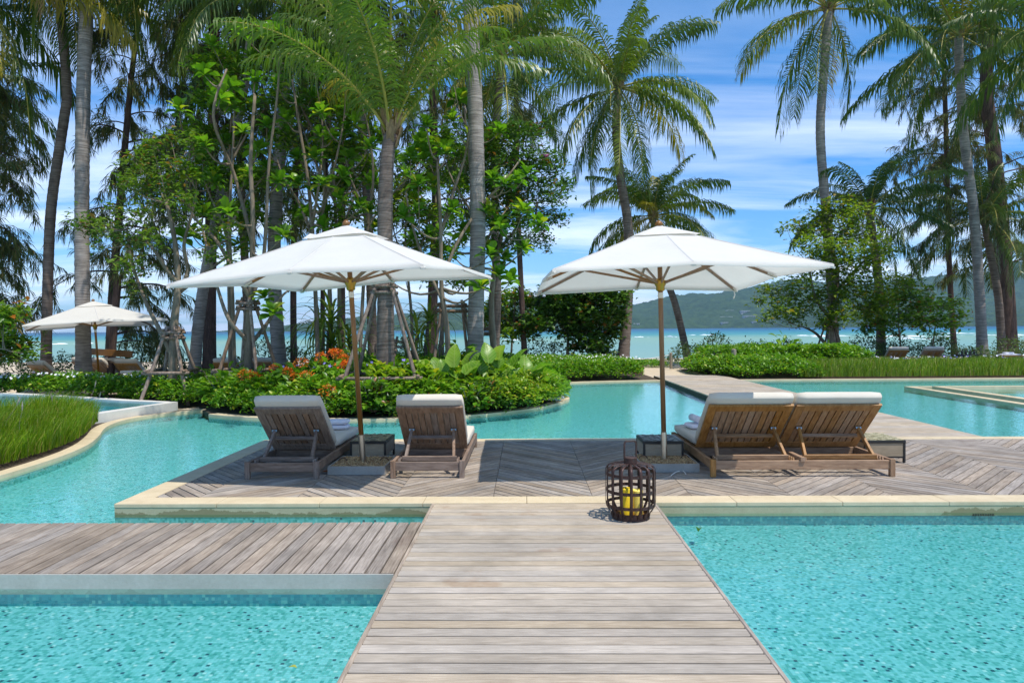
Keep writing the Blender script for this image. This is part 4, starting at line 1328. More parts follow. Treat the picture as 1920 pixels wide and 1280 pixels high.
# ================================================================ VEGETATION
def norm(a): return a / np.maximum(np.linalg.norm(a, axis=-1, keepdims=True), 1e-9)

def leaves_np(P, D, U, L, W, fold=0.25, droop=0.12):
    """one folded leaf (4 triangles) per point"""
    D = norm(D); S = norm(np.cross(D, U)); N = np.cross(S, D)
    L = np.asarray(L)[:, None]; W = np.asarray(W)[:, None]
    base = P
    m = P + D * L * 0.5
    l = m - S * W * 0.5 + N * W * fold
    r = m + S * W * 0.5 + N * W * fold
    tip = P + D * L - N * L * droop
    V = np.stack([base, r, m, l, tip], 1).reshape(-1, 3)
    n = len(P)
    f = np.array([(0, 1, 2), (0, 2, 3), (1, 4, 2), (2, 4, 3)])
    F = (np.arange(n)[:, None, None] * 5 + f[None]).reshape(-1, 3)
    return V, F

def rand_dirs(n, up=0.3, spread=1.0):
    a = rng.uniform(0, 2 * pi, n)
    d = np.column_stack([np.cos(a), np.sin(a), rng.normal(up, 0.35 * spread, n)])
    return norm(d)

def sprigs(P, k, L, W, up=0.55, mat=None, jitter=0.04, name='foliage', parent=None, kind=None, origin=None):
    """k leaves fanned round every sprig point"""
    n = len(P)
    PP_ = np.repeat(P, k, 0) + rng.normal(0, jitter, (n * k, 3)) * np.array([1, 1, 0.9])
    a = rng.uniform(0, 2 * pi, n * k)
    el = rng.normal(up, 0.45, n * k)
    D = np.column_stack([np.cos(a), np.sin(a), el])
    U = np.column_stack([rng.normal(0, 0.35, n * k), rng.normal(0, 0.35, n * k), np.ones(n * k)])
    Ls = rng.uniform(0.7, 1.25, n * k) * L
    Ws = Ls * (W / L) * rng.uniform(0.8, 1.2, n * k)
    V, F = leaves_np(PP_, D, U, Ls, Ws)
    if origin is not None: V = V - np.array(origin)
    return link(name, np_mesh(name, V, [F]), mat, parent, None, None, kind)

# ---- palms
def frond_mesh(name, e0, L, droop, seed, mat, hang=0.6, nl=62, wscale=1.0, twist=0.3):
    r = np.random.default_rng(seed)
    n = 13
    e = e0; p = np.zeros(3); pts = [p.copy()]; tang = []
    yaw = r.normal(0, 0.06)
    for i in range(n - 1):
        t = i / (n - 1)
        e = e0 - droop * (t ** 1.25)
        e = max(e, radians(-88))
        d = np.array([cos(e) * cos(yaw * t), cos(e) * sin(yaw * t * 2), sin(e)])
        p = p + d * L / (n - 1); pts.append(p.copy()); tang.append(d)
    tang.append(tang[-1])
    pts = np.array(pts); tang = np.array(tang)
    mb = MB()
    rad = [0.032 * (L / 4.2) * (1 - 0.85 * i / (n - 1)) + 0.003 for i in range(n)]
    mb.tube([tuple(q) for q in pts], rad, 5)
    V0 = np.array(mb.v); 
    quads = np.array([f for f in mb.f if len(f) == 4]); pent = np.array([f for f in mb.f if len(f) == 5])
    tt = np.concatenate([np.linspace(0.13, 0.995, nl)] * 2) + r.normal(0, 0.004, 2 * nl)
    tt = np.clip(tt, 0.1, 0.998)
    side = np.concatenate([np.ones(nl), -np.ones(nl)])
    idx = tt * (n - 1); i0 = np.clip(idx.astype(int), 0, n - 2); fr = (idx - i0)[:, None]
    B = pts[i0] * (1 - fr) + pts[i0 + 1] * fr
    T = norm(tang[i0] * (1 - fr) + tang[i0 + 1] * fr)
    S = norm(np.cross(T, np.array([0, 0, 1.0]) + 1e-4)) 
    S = np.where(np.abs(T[:, 2:3]) > 0.985, np.array([[0, 1.0, 0]]), S)
    N = np.cross(S, T)
    # the frond twists a little along its length
    tw = twist * tt[:, None] * r.choice([-1, 1])
    S, N = S * np.cos(tw) + N * np.sin(tw), N * np.cos(tw) - S * np.sin(tw)
    l = L * 0.235 * np.clip(np.sin(pi * (0.10 + 0.80 * tt)), 0.12, 1) ** 0.7 * r.uniform(0.72, 1.12, 2 * nl)
    fw = 0.35 + 0.75 * tt ** 2
    D = norm(S * side[:, None] * 0.9 + T * fw[:, None] + N * r.normal(0.22, 0.1, (2 * nl, 1)) + r.normal(0, 0.09, (2 * nl, 3)))
    sag = (hang * r.uniform(0.55, 1.3, 2 * nl))[:, None]
    g = np.array([0, 0, -1.0])
    l = l[:, None]
    p1 = B + D * l * 0.33 + g * l * 0.06 * sag
    p2 = B + D * l * (0.64 - 0.12 * sag) + g * l * 0.40 * sag
    p3 = B + D * l * (0.88 - 0.40 * sag) + g * l * 0.92 * sag
    w = 0.054 * (L / 4.2) * wscale * np.ones((2 * nl, 1))
    Wd = norm(T * 0.9 + N * side[:, None] * 0.0 + N * 0.35)
    a0, b0 = B - Wd * w * 0.25, B + Wd * w * 0.25
    a1, b1 = p1 - Wd * w * 0.5, p1 + Wd * w * 0.5
    a2, b2 = p2 - Wd * w * 0.42, p2 + Wd * w * 0.42
    V = np.stack([a0, b0, a1, b1, a2, b2, p3], 1).reshape(-1, 3)
    k = np.arange(2 * nl)[:, None] * 7 + len(V0)
    Q = np.concatenate([k + np.array([[0, 1, 3, 2]]), k + np.array([[2, 3, 5, 4]])])
    Tr = k + np.array([[4, 5, 6]])
    me = np_mesh(name, np.vstack([V0, V]), [quads, pent, Q, Tr])
    me.materials.append(mat); me.materials.append(M['stalk'])
    mi = np.zeros(len(me.polygons), np.int32); mi[:len(quads)] = 1
    # face order: quads, pent, Q, Tr
    mi[len(quads):len(quads) + len(pent)] = 1
    me.polygons.foreach_set('material_index', mi)
    return me

FROND = {}
def frond_set(key, mat, hang, seed, nl=62, ws=1.0):
    els = [82, 72, 61, 50, 39, 28, 17, 6, -6, -20, -36, -54]
    out = []
    for i, e in enumerate(els):
        dr = radians(62 + 24 * ((i * 7) % 5) / 4) * (1.0 if e > 0 else 0.7)
        out.append(frond_mesh('frond', radians(e), 4.2, dr, seed + i, mat, hang * (0.85 + 0.3 * ((i * 3) % 4) / 3), nl, ws))
    FROND[key] = out
frond_set('palm', M['palm'], 0.78, 100, 68)
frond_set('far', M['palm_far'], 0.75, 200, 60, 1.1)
frond_set('young', M['palm_young'], 0.72, 300, 66, 0.70)
dry_me = frond_mesh('dry_frond', radians(-50), 4.2, radians(45), 411, M['palm_dry'], 1.0, 34, 0.7)

def trunk_tube(pts, r0, r1, n=12, rings=True, flare=1.35, seed=0, step=0.11):
    """tapered trunk with leaf-scar rings"""
    P = smooth_line(pts, 8)
    seg = [0]
    for a, b in zip(P[:-1], P[1:]): seg.append(seg[-1] + (b - a).length)
    tot = seg[-1]
    m = max(int(tot / step), 4)
    out = []; rad = []
    r = random.Random(seed)
    for i in range(m + 1):
        d = tot * i / m
        j = 0
        while j < len(seg) - 2 and seg[j + 1] < d: j += 1
        f = (d - seg[j]) / max(seg[j + 1] - seg[j], 1e-6)
        out.append(P[j].lerp(P[j + 1], f))
        t = i / m
        q = r0 + (r1 - r0) * t
        q *= 1 + (flare - 1) * math.exp(-d / 0.45)
        if rings: q *= 1 + (0.025 if i % 2 else -0.02) + r.uniform(-0.012, 0.012)
        rad.append(q)
    return out, rad

def palm(label, trunk_px, Y, r0, r1, nf, flen, seed, key='palm', bark='bark_grey', zbase=0.0, dry=0, azoff=0.0, elmin=0, elmax=11, group='coconut palms', husk=True):
    r = random.Random(seed)
    pts = [at(x, y, Y) for x, y in trunk_px]
    pts[0].z = zbase - 0.05
    base = pts[0].copy()
    t = thing('palm_tree', label, 'palm tree', base, 0, group)
    P, R = trunk_tube([p - base for p in pts], r0, r1, 12, True, 1.45, seed)
    MB().tube(P, R, 12).build('trunk', M[bark], t, smooth=True)
    top = P[-1]
    lean = (P[-1] - P[-4]).normalized()
    if husk:
        hm = MB()
        for k in range(10):
            a = k * 2.4
            d = Vector((cos(a), sin(a), 0))
            q = top + Vector((0, 0, -0.28 + 0.05 * k))
            hm.bar(q + d * r1 * 0.7, q + d * (r1 + 0.10) + Vector((0, 0, 0.42)), 0.16, 0.03, up=d)
        hm.build('leaf_base', M['husk'], t)
    for k in range(nf):
        q = k / max(nf - 1, 1)
        i = int(round(elmin + (elmax - elmin) * q + r.uniform(-0.4, 0.4)))
        i = min(max(i, 0), 11)
        az = azoff + k * 2.39996 + r.uniform(-0.2, 0.2)
        off = Vector((cos(az), sin(az), 0)) * r1 * 0.5
        sc = flen / 4.2 * r.uniform(0.88, 1.1) * (0.78 if i == 0 else 1.0)
        o = link('frond', FROND[key][i], None, t, top + off + Vector((0, 0, 0.18 * (1 - q))), (r.uniform(-0.12, 0.12), r.uniform(-0.12, 0.12), az))
        o.scale = (sc, sc, sc)
    for k in range(dry):
        az = azoff + 1.1 + k * 2.1
        o = link('dry_frond', dry_me, None, t, top + Vector((cos(az), sin(az), 0)) * r1, (0, 0, az))
        o.scale = (flen / 4.2 * 0.8,) * 3
    return t

palm('slim brown palm trunk leaning at far left, beside the leftmost beach lounger', [(85, 692), (90, 520), (97, 380), (119, 230), (125, 165), (113, 0), (110, -120)], 21.0, 0.15, 0.13, 24, 4.2, 1, 'palm', 'bark_brown', azoff=0.4)
palm('straight pale grey palm trunk at left in front of the far parasol', [(157, 698), (154, 500), (154, 330), (157, 150), (163, 0), (167, -150)], 20.0, 0.205, 0.175, 24, 4.6, 2, 'palm', 'bark_grey', azoff=1.3, dry=2)
palm('palm crown hanging into the top left corner with its trunk outside the frame', [(-140, 700), (-120, 300), (-75, 20), (-60, -20)], 19.0, 0.17, 0.13, 22, 4.3, 3, 'palm', 'bark_brown', azoff=0.2)
palm('low palm crown at the left edge whose fronds hang over the casuarina', [(-160, 700), (-130, 400), (-95, 170)], 22.0, 0.17, 0.13, 22, 4.0, 33, 'far', 'bark_brown', azoff=0.9)
palm('pale grey palm trunk behind the left parasol, right of the rosette trees', [(527, 690), (516, 560), (515, 430), (528, 250), (537, 110), (540, 20)], 19.5, 0.20, 0.15, 20, 4.0, 4, 'far', 'bark_grey', azoff=0.3)
palm('brown speckled palm trunk leaning right behind the casuarina trunk', [(362, 690), (378, 560), (418, 350), (452, 190), (470, 60), (478, -60)], 20.5, 0.17, 0.14, 20, 4.0, 5, 'palm', 'bark_grey', azoff=0.8)
palm('young palm with long arching bright fronds, propped by four poles on the garden bed', [(722, 700), (723, 560), (722, 400), (726, 300), (733, 252)], 14.3, 0.19, 0.14, 20, 4.0, 6, 'young', 'bark_brown', 0.1, dry=0, azoff=3.2, elmin=0, elmax=3)
palm('thick pale grey palm trunk right of the left parasol, in front of garden trees', [(890, 700), (893, 560), (896, 420), (892, 230), (884, 60), (878, -80), (870, -350), (866, -620)], 16.5, 0.195, 0.165, 20, 4.4, 7, 'palm', 'bark_grey', 0.1, azoff=0.7)
palm('dark brown palm with a full drooping crown at the top centre', [(925, 690), (932, 560), (928, 420), (930, 260), (940, 110)], 23.0, 0.15, 0.13, 24, 4.0, 8, 'palm', 'bark_brown', azoff=0.1)
palm('tall coconut palm with a full round crown in the open sky at right of centre', [(1167, 684), (1177, 560), (1178, 430), (1163, 330), (1155, 240), (1160, 168)], 28.0, 0.23, 0.15, 32, 4.6, 9, 'palm', 'bark_brown', azoff=0.35)
palm('leaning palm with a low crown behind the right parasol', [(1292, 668), (1266, 570), (1240, 500), (1224, 408)], 31.0, 0.16, 0.14, 34, 3.6, 10, 'palm', 'bark_brown', azoff=0.55, elmax=10)
palm('slender palm at right whose crown touches the top edge of the picture', [(1566, 680), (1560, 560), (1549, 400), (1538, 250), (1546, 120), (1554, 20)], 29.0, 0.20, 0.17, 23, 5.0, 11, 'palm', 'bark_grey', azoff=0.15, dry=1)
palm('tall curved palm with a dense crown at the right edge of the picture', [(1843, 678), (1837, 560), (1826, 400), (1808, 260), (1800, 150), (1797, 70)], 29.5, 0.21, 0.17, 25, 5.0, 12, 'palm', 'bark_grey', azoff=0.9, elmax=10)
palm('shaded palm with a low crown behind the small leafy tree at right', [(1652, 670), (1650, 560), (1640, 470), (1630, 395)], 30.0, 0.19, 0.16, 24, 3.5, 13, 'far', 'bark_brown', azoff=0.2, dry=1)
palm('shaded palm with a low crown behind the dark trunk at the right edge', [(1880, 670), (1872, 560), (1856, 470), (1845, 410)], 31.0, 0.17, 0.15, 24, 3.7, 14, 'far', 'bark_brown', azoff=0.6)
palm('palm crown hanging into the top edge above the young propped palm', [(700, 690), (690, 400), (668, 100), (655, -60)], 21.5, 0.15, 0.13, 22, 4.2, 15, 'palm', 'bark_brown', azoff=0.5)
palm('palm crown at the right edge with its trunk outside the frame', [(2060, 690), (2040, 400), (2010, 130), (2000, 60)], 25.0, 0.17, 0.14, 24, 4.2, 16, 'palm', 'bark_brown', azoff=0.5)
palm('palm crown showing over the top edge between the rosette trees', [(470, 690), (455, 400), (440, 60), (438, -10)], 23.0, 0.14, 0.12, 20, 3.9, 17, 'far', 'bark_brown', azoff=1.5)

# ---- casuarinas
def casuarina(label, trunk_px, Y, r0, r1, nlimb, h0, h1, Lmax, seed, dens=1.0, azr=None, group='casuarina trees', needle_w=0.026):
    r = np.random.default_rng(seed)
    pts = [at(x, y, Y) for x, y in trunk_px]
    pts[0].z = -0.05
    base = pts[0].copy()
    t = thing('casuarina_tree', label, 'tree', base, 0, group)
    P, R = trunk_tube([p - base for p in pts], r0, r1, 10, False, 1.4, seed, 0.3)
    MB().tube(P, R, 10).build('trunk', M['bark_dark'], t, smooth=True)
    zt = P[-1].z
    NP = []; ND = []
    for k in range(nlimb):
        z = h0 + (h1 - h0) * (k + r.uniform(0, 0.8)) / nlimb
        z = min(z, zt - 0.2)
        i = min(range(len(P)), key=lambda q: abs(P[q].z - z))
        az = r.uniform(0, 2 * pi) if azr is None else r.uniform(*azr)
        f = (z - h0) / max(h1 - h0, 0.1)
        L = Lmax * (1 - 0.45 * f) * r.uniform(0.65, 1.1)
        el = r.uniform(0.1, 0.6)
        d = np.array([cos(az) * cos(el), sin(az) * cos(el), sin(el)])
        p = np.array(P[i]); lp = [p.copy()]
        ns = 9
        for s_ in range(ns):
            d = d + np.array([r.normal(0, 0.10), r.normal(0, 0.10), -0.10 - 0.03 * s_ * 0.5]); d /= np.linalg.norm(d)
            p = p + d * L / ns; lp.append(p.copy())
        mb = MB(); mb.tube([tuple(q) for q in lp], list(np.linspace(max(0.045 * L / Lmax, 0.02), 0.008, ns + 1)), 5)
        # twigs
        tw = int(15 * dens * max(L / 3.0, 0.6))
        for q in range(tw):
            u = r.uniform(0.22, 1.0) * ns
            j = min(int(u), ns - 1)
            b = lp[j] + (lp[j + 1] - lp[j]) * (u - j)
            dirv = norm((lp[j + 1] - lp[j])[None])[0] * r.uniform(0.3, 0.9) + r.normal(0, 0.55, 3) + np.array([0, 0, -0.05])
            dirv /= np.linalg.norm(dirv)
            tl = r.uniform(0.4, 1.0)
            tp = [b]
            for _ in range(4):
                dirv = dirv + np.array([0, 0, -0.22]); dirv /= np.linalg.norm(dirv)
                tp.append(tp[-1] + dirv * tl / 4)
            mb.tube([tuple(x) for x in tp[::2]], [0.008, 0.006, 0.004], 3, False)
            m = int(64 * tl)
            w = r.uniform(0.15, 4, m); jj = np.minimum(w.astype(int), 3); fr = (w - jj)[:, None]
            tpa = np.array(tp)
            NP.append(tpa[jj] * (1 - fr) + tpa[jj + 1] * fr)
            ND.append(dirv[None] * 0.55 + r.normal(0, 0.38, (m, 3)) + np.array([0, 0, -0.55]))
        mb.build('limb', M['bark_dark'], t)
    NP = np.vstack(NP); ND = norm(np.vstack(ND)); n = len(NP)
    L = r.uniform(0.18, 0.42, n)[:, None]
    S = norm(np.cross(ND, r.normal(0, 1, (n, 3))))
    w = needle_w * r.uniform(0.7, 1.2, n)[:, None]
    mid = NP + ND * L * 0.55
    tip = NP + ND * L + np.array([0, 0, -1]) * L * 0.28
    V = np.stack([NP, mid - S * w * 0.5, mid + S * w * 0.5, tip], 1).reshape(-1, 3)
    F = (np.arange(n)[:, None, None] * 4 + np.array([(0, 2, 1), (1, 2, 3)])[None]).reshape(-1, 3)
    link('foliage', np_mesh('foliage', V, [F]), M['casuarina'], t, kind='stuff')
    return t
casuarina('thick dark casuarina trunk behind the propped trees, left of the left parasol tip', [(392, 680), (394, 520), (398, 300), (402, 100), (398, -60), (396, -160)], 22.5, 0.21, 0.13, 40, 5.2, 13.5, 3.7, 21, 1.25)
casuarina('casuarina with dark feathery foliage right of the far parasol', [(204, 690), (212, 540), (222, 420), (232, 300), (246, 150), (262, 20), (270, -60)], 22.5, 0.16, 0.06, 34, 1.2, 12.4, 2.8, 22, 1.0)
casuarina('casuarina with drooping branches at the left edge of the picture', [(-130, 700), (-100, 500), (-70, 300), (-40, 60), (-30, -40)], 20.5, 0.16, 0.08, 36, 2.0, 10.0, 2.8, 23, 1.1, (-1.1, 1.2))
casuarina('slim casuarina trunk seen between the left parasol canopy and its pole', [(551, 690), (550, 560), (552, 420), (560, 250), (575, 60), (580, -60)], 25.0, 0.12, 0.08, 22, 7.0, 13.5, 2.6, 24, 0.9)
casuarina('dark casuarina trunk between the young palm and the thick grey palm', [(808, 690), (812, 540), (818, 380), (812, 200), (815, 20), (816, -60)], 23.5, 0.19, 0.11, 28, 6.0, 13.0, 3.0, 25, 0.9)
casuarina('casuarina trunk behind the left parasol top, dark and scaly', [(640, 690), (640, 480), (642, 280), (645, 80), (648, -60)], 24.5, 0.15, 0.1, 24, 7.0, 13.0, 3.0, 26, 0.9)
casuarina('large dark casuarina with long drooping limbs at the right edge', [(1890, 690), (1886, 560), (1876, 420), (1862, 270), (1850, 180), (1852, 60), (1850, -80)], 33.0, 0.42, 0.22, 40, 4.2, 18.0, 6.6, 27, 1.0)
casuarina('casuarina filling the sky behind the two right hand palms', [(1790, 690), (1780, 500), (1775, 300), (1770, 100), (1770, -60)], 36.0, 0.14, 0.1, 22, 8.5, 17.5, 5.0, 28, 0.9)
casuarina('casuarina at the top edge behind the palm crown in the centre', [(985, 690), (972, 420), (968, 200), (965, -40), (965, -120)], 27.0, 0.12, 0.08, 22, 9.0, 15.5, 3.2, 29, 1.1)
casuarina('sparse casuarina behind the grey palm trunk and the left parasol', [(604, 690), (606, 500), (612, 300), (618, 100)], 26.5, 0.10, 0.06, 16, 6.0, 11.0, 2.4, 30, 0.8)

# ---- rosette trees (big glossy leaves in whorls at the branch ends)
def leaf_blade(name, L, W, seed, mat, nseg=4, bend=0.5, cup=0.25, shape='obovate', wavy=0.0):
    r = random.Random(seed)
    vs = []; fs = []
    for i in range(nseg + 1):
        t = i / nseg
        if shape == 'obovate': w = W * (0.10 + 0.95 * sin(pi * min(t ** 1.5, 1) * 0.97) ** 0.8) * (0.3 if t == 1 else 1)
        elif shape == 'ear': w = W * ((0.45 + 2.2 * t if t < 0.25 else 1.0 * (1 - ((t - 0.25) / 0.75) ** 1.9)) if t < 1 else 0.01)
        elif shape == 'heart': w = W * (sin(pi * (0.22 + 0.78 * t)) ** 0.75 if t < 1 else 0.02)
        else: w = W * max(sin(pi * (0.04 + 0.93 * t)), 0.05)
        ang = bend * t * t
        x = L * t * (1 - 0.12 * bend * t); z = -L * 0.5 * ang * t * 0.7
        z2 = z + cup * w + wavy * sin(t * 9 + seed) * w
        z3 = z + cup * w + wavy * sin(t * 8 + seed + 2) * w
        vs += [(x, -w / 2, z2), (x, 0, z), (x, w / 2, z3)]
    for i in range(nseg):
        a = 3 * i
        fs += [(a, a + 3, a + 4, a + 1), (a + 1, a + 4, a + 5, a + 2)]
    me = bpy.data.meshes.new(name); me.from_pydata(vs, [], fs); me.materials.append(mat)
    for p in me.polygons: p.use_smooth = True
    return me
ROS = [leaf_blade('leaf', 0.40, 0.185, k, M['rosette'], 5, 0.35 + 0.2 * k, 0.20) for k in range(4)]

def curve_pts(a, b, sag, k=7, seed=0):
    r = random.Random(seed)
    a = Vector(a); b = Vector(b)
    side = Vector((r.uniform(-1, 1), r.uniform(-1, 1), 0)) * (b - a).length * 0.10
    out = []
    for i in range(k + 1):
        t = i / k
        p = a.lerp(b, t) + side * sin(pi * t) + Vector((0, 0, -sag * sin(pi * t) * (b - a).length))
        out.append(p)
    return out

def rosette_tree(label, stems, Y, clusters, seed, rb=0.075, zbase=0.1, scale=0.88, nl=15, depth=1.1):
    """stems: list of px polylines (first one starts at the ground); clusters: px of the leaf whorls"""
    r = random.Random(seed)
    base = at(stems[0][0][0], stems[0][0][1], Y); base.z = zbase
    t = thing('rosette_tree', label, 'tree', base, 0, 'trees with whorls of big glossy leaves')
    nodes = []
    for si, st in enumerate(stems):
        pts = []
        for i, (x, y) in enumerate(st):
            dz = 0 if (si == 0 or i == 0) else r.uniform(-0.5, 0.5)
            pts.append(at(x, y, Y + dz))
        if si == 0: pts[0].z = zbase - 0.1
        P = smooth_line([p - base for p in pts], 5)
        r0 = rb if si == 0 else rb * 0.6
        R = [r0 * (1 - 0.6 * i / (len(P) - 1)) for i in range(len(P))]
        MB().tube(P, R, 9).build('trunk' if si == 0 else 'stem', M['bark_tree'], t, smooth=True)
        nodes += [(p, q) for p, q in zip(P, R)][len(P) // 4:]
    for ci, (x, y) in enumerate(clusters):
        c = at(x, y, Y + r.uniform(-depth, depth)) - base
        # join to the nearest lower node
        best = min(nodes, key=lambda n: (n[0] - c).length + (1.5 if n[0].z > c.z - 0.15 else 0))
        P = curve_pts(best[0], c, 0.18, 7, seed * 31 + ci)
        br = MB().tube(P, [max(min(best[1], 0.035) * (1 - 0.65 * i / 7), 0.009) for i in range(8)], 6).build('branch', M['bark_tree'], t, smooth=True)
        nodes += [(p, 0.016) for p in P[2:6]]
        d = (P[-1] - P[-3]).normalized()
        d = (d + Vector((0, 0, 1.2))).normalized()
        q = d.to_track_quat('Z', 'Y')
        for k in range(nl):
            az = k * 2.39996
            el = radians(68 - 78 * k / nl + r.uniform(-9, 9))
            m = (q.to_matrix() @ Matrix.Rotation(az, 3, 'Z') @ Matrix.Rotation(-el, 3, 'Y'))
            o = link('leaf', random.choice(ROS), None, br, c + d * (0.05 * (1 - k / nl)), m.to_euler())
            s = scale * r.uniform(0.75, 1.15)
            o.scale = (s, s, s)
    return t
rosette_tree('rosette leaved tree with props left of the left parasol pole, its stems forking low', [[(463, 700), (466, 600), (472, 520), (474, 400), (470, 300), (478, 180)], [(466, 640), (430, 600), (408, 540), (392, 480), (378, 420)], [(470, 560), (440, 510), (405, 450), (360, 400), (350, 330), (365, 250)],
    [(470, 560), (492, 500), (500, 400), (505, 300), (520, 180), (525, 100)], [(474, 640), (505, 600), (525, 560), (540, 545)], [(472, 450), (440, 330), (400, 220), (425, 130)]], 15.6,
    [(384, 142), (336, 212), (412, 188), (432, 165), (456, 66), (492, 70), (478, 155), (428, 200), (360, 335), (366, 290), (430, 402), (386, 278), (482, 285), (345, 448), (380, 405), (530, 445), (520, 345), (400, 345), (540, 535), (512, 590), (558, 528), (498, 560)], 51, 0.085)
rosette_tree('rosette leaved tree behind the first one, thin stems leaning right above the parasol', [[(598, 700), (592, 560), (585, 420), (575, 320), (560, 230), (548, 150)], [(590, 460), (610, 380), (630, 300), (645, 220), (650, 120)], [(588, 450), (560, 380), (530, 330), (515, 280)], [(586, 420), (600, 330), (605, 240), (590, 140)]], 16.8,
    [(545, 75), (562, 95), (520, 60), (540, 230), (604, 215), (606, 350), (590, 300), (640, 335), (622, 262), (560, 350), (650, 210), (590, 140), (500, 240), (520, 160), (655, 300), (575, 405), (690, 345), (672, 390), (640, 130), (690, 280)], 52, 0.06, scale=0.88)
rosette_tree('rosette leaved tree tied to a pole frame beside the thick grey palm trunk', [[(842, 700), (838, 620), (828, 540), (826, 420), (820, 300)], [(828, 560), (800, 500), (775, 430), (760, 360)], [(830, 520), (860, 450), (900, 390), (945, 340), (975, 300)], [(826, 440), (850, 360), (870, 300), (880, 240)]], 16.0,
    [(760, 410), (785, 350), (770, 300), (800, 240), (848, 140), (860, 190), (835, 290), (845, 400), (870, 440), (910, 400), (945, 350), (965, 345), (985, 330), (915, 480), (930, 520), (955, 530), (900, 540), (980, 400), (940, 430), (1010, 425), (800, 500), (720, 520), (760, 520), (870, 530)], 53, 0.075)
rosette_tree('thin rosette leaved tree left of the young palm trunk, close behind the parasol top', [[(672, 700), (680, 560), (690, 420), (700, 330), (690, 240), (672, 180)], [(688, 430), (720, 380), (760, 340), (790, 300)], [(690, 400), (660, 340), (640, 260)]], 17.2,
    [(668, 235), (700, 345), (690, 400), (762, 330), (790, 290), (650, 250), (640, 380), (780, 400), (740, 300), (770, 450), (800, 445), (690, 460), (640, 440), (610, 430)], 54, 0.05, scale=0.85)

rosette_tree('rosette leaved tree furthest back, filling the space above the left parasol', [[(640, 700), (636, 540), (628, 380), (620, 240), (612, 140)], [(632, 460), (660, 380), (690, 320)], [(628, 380), (590, 300), (560, 220)], [(630, 420), (700, 400), (740, 430)]], 18.4,
    [(612, 120), (560, 200), (585, 185), (630, 170), (660, 200), (600, 260), (640, 290), (690, 310), (720, 270), (560, 300), (660, 350), (700, 430), (615, 400), (740, 380), (540, 150), (600, 60)], 55, 0.06)
rosette_tree('rosette leaved tree behind the forked one, showing between the casuarina and the grey palms', [[(440, 700), (436, 560), (430, 420), (436, 300), (440, 200)], [(432, 440), (400, 380), (380, 330)], [(434, 420), (470, 360), (500, 330)], [(436, 300), (470, 240), (500, 200)]], 18.0,
    [(440, 170), (400, 330), (380, 300), (420, 270), (470, 330), (500, 320), (450, 420), (480, 200), (455, 250), (490, 420), (360, 440), (470, 110), (400, 90), (520, 120)], 56, 0.06)
rosette_tree('rosette leaved tree behind the thick grey palm trunk, reaching over the dark green tree', [[(905, 700), (900, 560), (890, 420), (880, 300), (870, 200)], [(895, 480), (930, 420), (960, 380)], [(885, 400), (850, 340), (830, 290)]], 17.2,
    [(870, 190), (850, 230), (830, 280), (800, 300), (815, 350), (860, 340), (920, 290), (925, 340), (930, 420), (960, 380), (980, 470), (945, 490), (910, 460), (850, 480), (830, 440), (790, 270), (780, 380), (880, 260), (935, 250)], 57, 0.05)

# ---- leafy trees with joined crowns
def leafy_tree(label, stems, Y, clumps, seed, leaf, L, W, n, rb=0.08, zbase=0.1, name='leafy_tree', bark_='bark_tree', group=None, depth=0.9, up=0.15):
    """clumps: (px, py, radius px)"""
    r = random.Random(seed)
    base = at(stems[0][0][0], stems[0][0][1], Y); base.z = zbase
    t = thing(name, label, 'tree', base, 0, group)
    nodes = []
    for si, st in enumerate(stems):
        pts = [at(x, y, Y + (0 if (si == 0 or i == 0) else r.uniform(-0.5, 0.5))) for i, (x, y) in enumerate(st)]
        if si == 0: pts[0].z = zbase - 0.1
        P = smooth_line([p - base for p in pts], 5)
        r0 = rb if si == 0 else rb * 0.55
        MB().tube(P, [r0 * (1 - 0.6 * i / (len(P) - 1)) for i in range(len(P))], 9).build('trunk' if si == 0 else 'branch', M[bark_], t, smooth=True)
        nodes += [p for p in P][len(P) // 3:]
    tot = sum(c[2] ** 2 for c in clumps)
    PS = []
    tm = MB()
    for ci, (x, y, rad) in enumerate(clumps):
        c = at(x, y, Y + r.uniform(-depth, depth)) - base
        R = rad / 1280 * Y
        b = min(nodes, key=lambda q: (q - c).length)
        if (b - c).length > 0.15:
            P = curve_pts(b, c, 0.08, 5, seed * 17 + ci)
            tm.tube(P, [0.016 - 0.002 * i for i in range(6)], 5)
        # several twigs inside the clump, leaves at their ends
        k = max(int(n * rad ** 2 / tot), 3)
        dirs = rng.normal(0, 1, (k, 3)); dirs = norm(dirs) * (rng.uniform(0.15, 1, (k, 1)) ** 0.6) * np.array([1, 1, 0.8])
        PS.append(np.array(c) + dirs * R)
        for q in range(min(k, 7)):
            e = Vector(PS[-1][q])
            tm.tube([c, c.lerp(e, 0.5) + Vector((0, 0, 0.03)), e], [0.008, 0.006, 0.004], 3, False)
    tag(tm.build('twigs', M[bark_], t), kind='stuff')
    PS = np.vstack(PS)
    sprigs(PS, 6, L, W, up, M[leaf], L * 0.55, 'foliage', t, 'stuff')
    return t
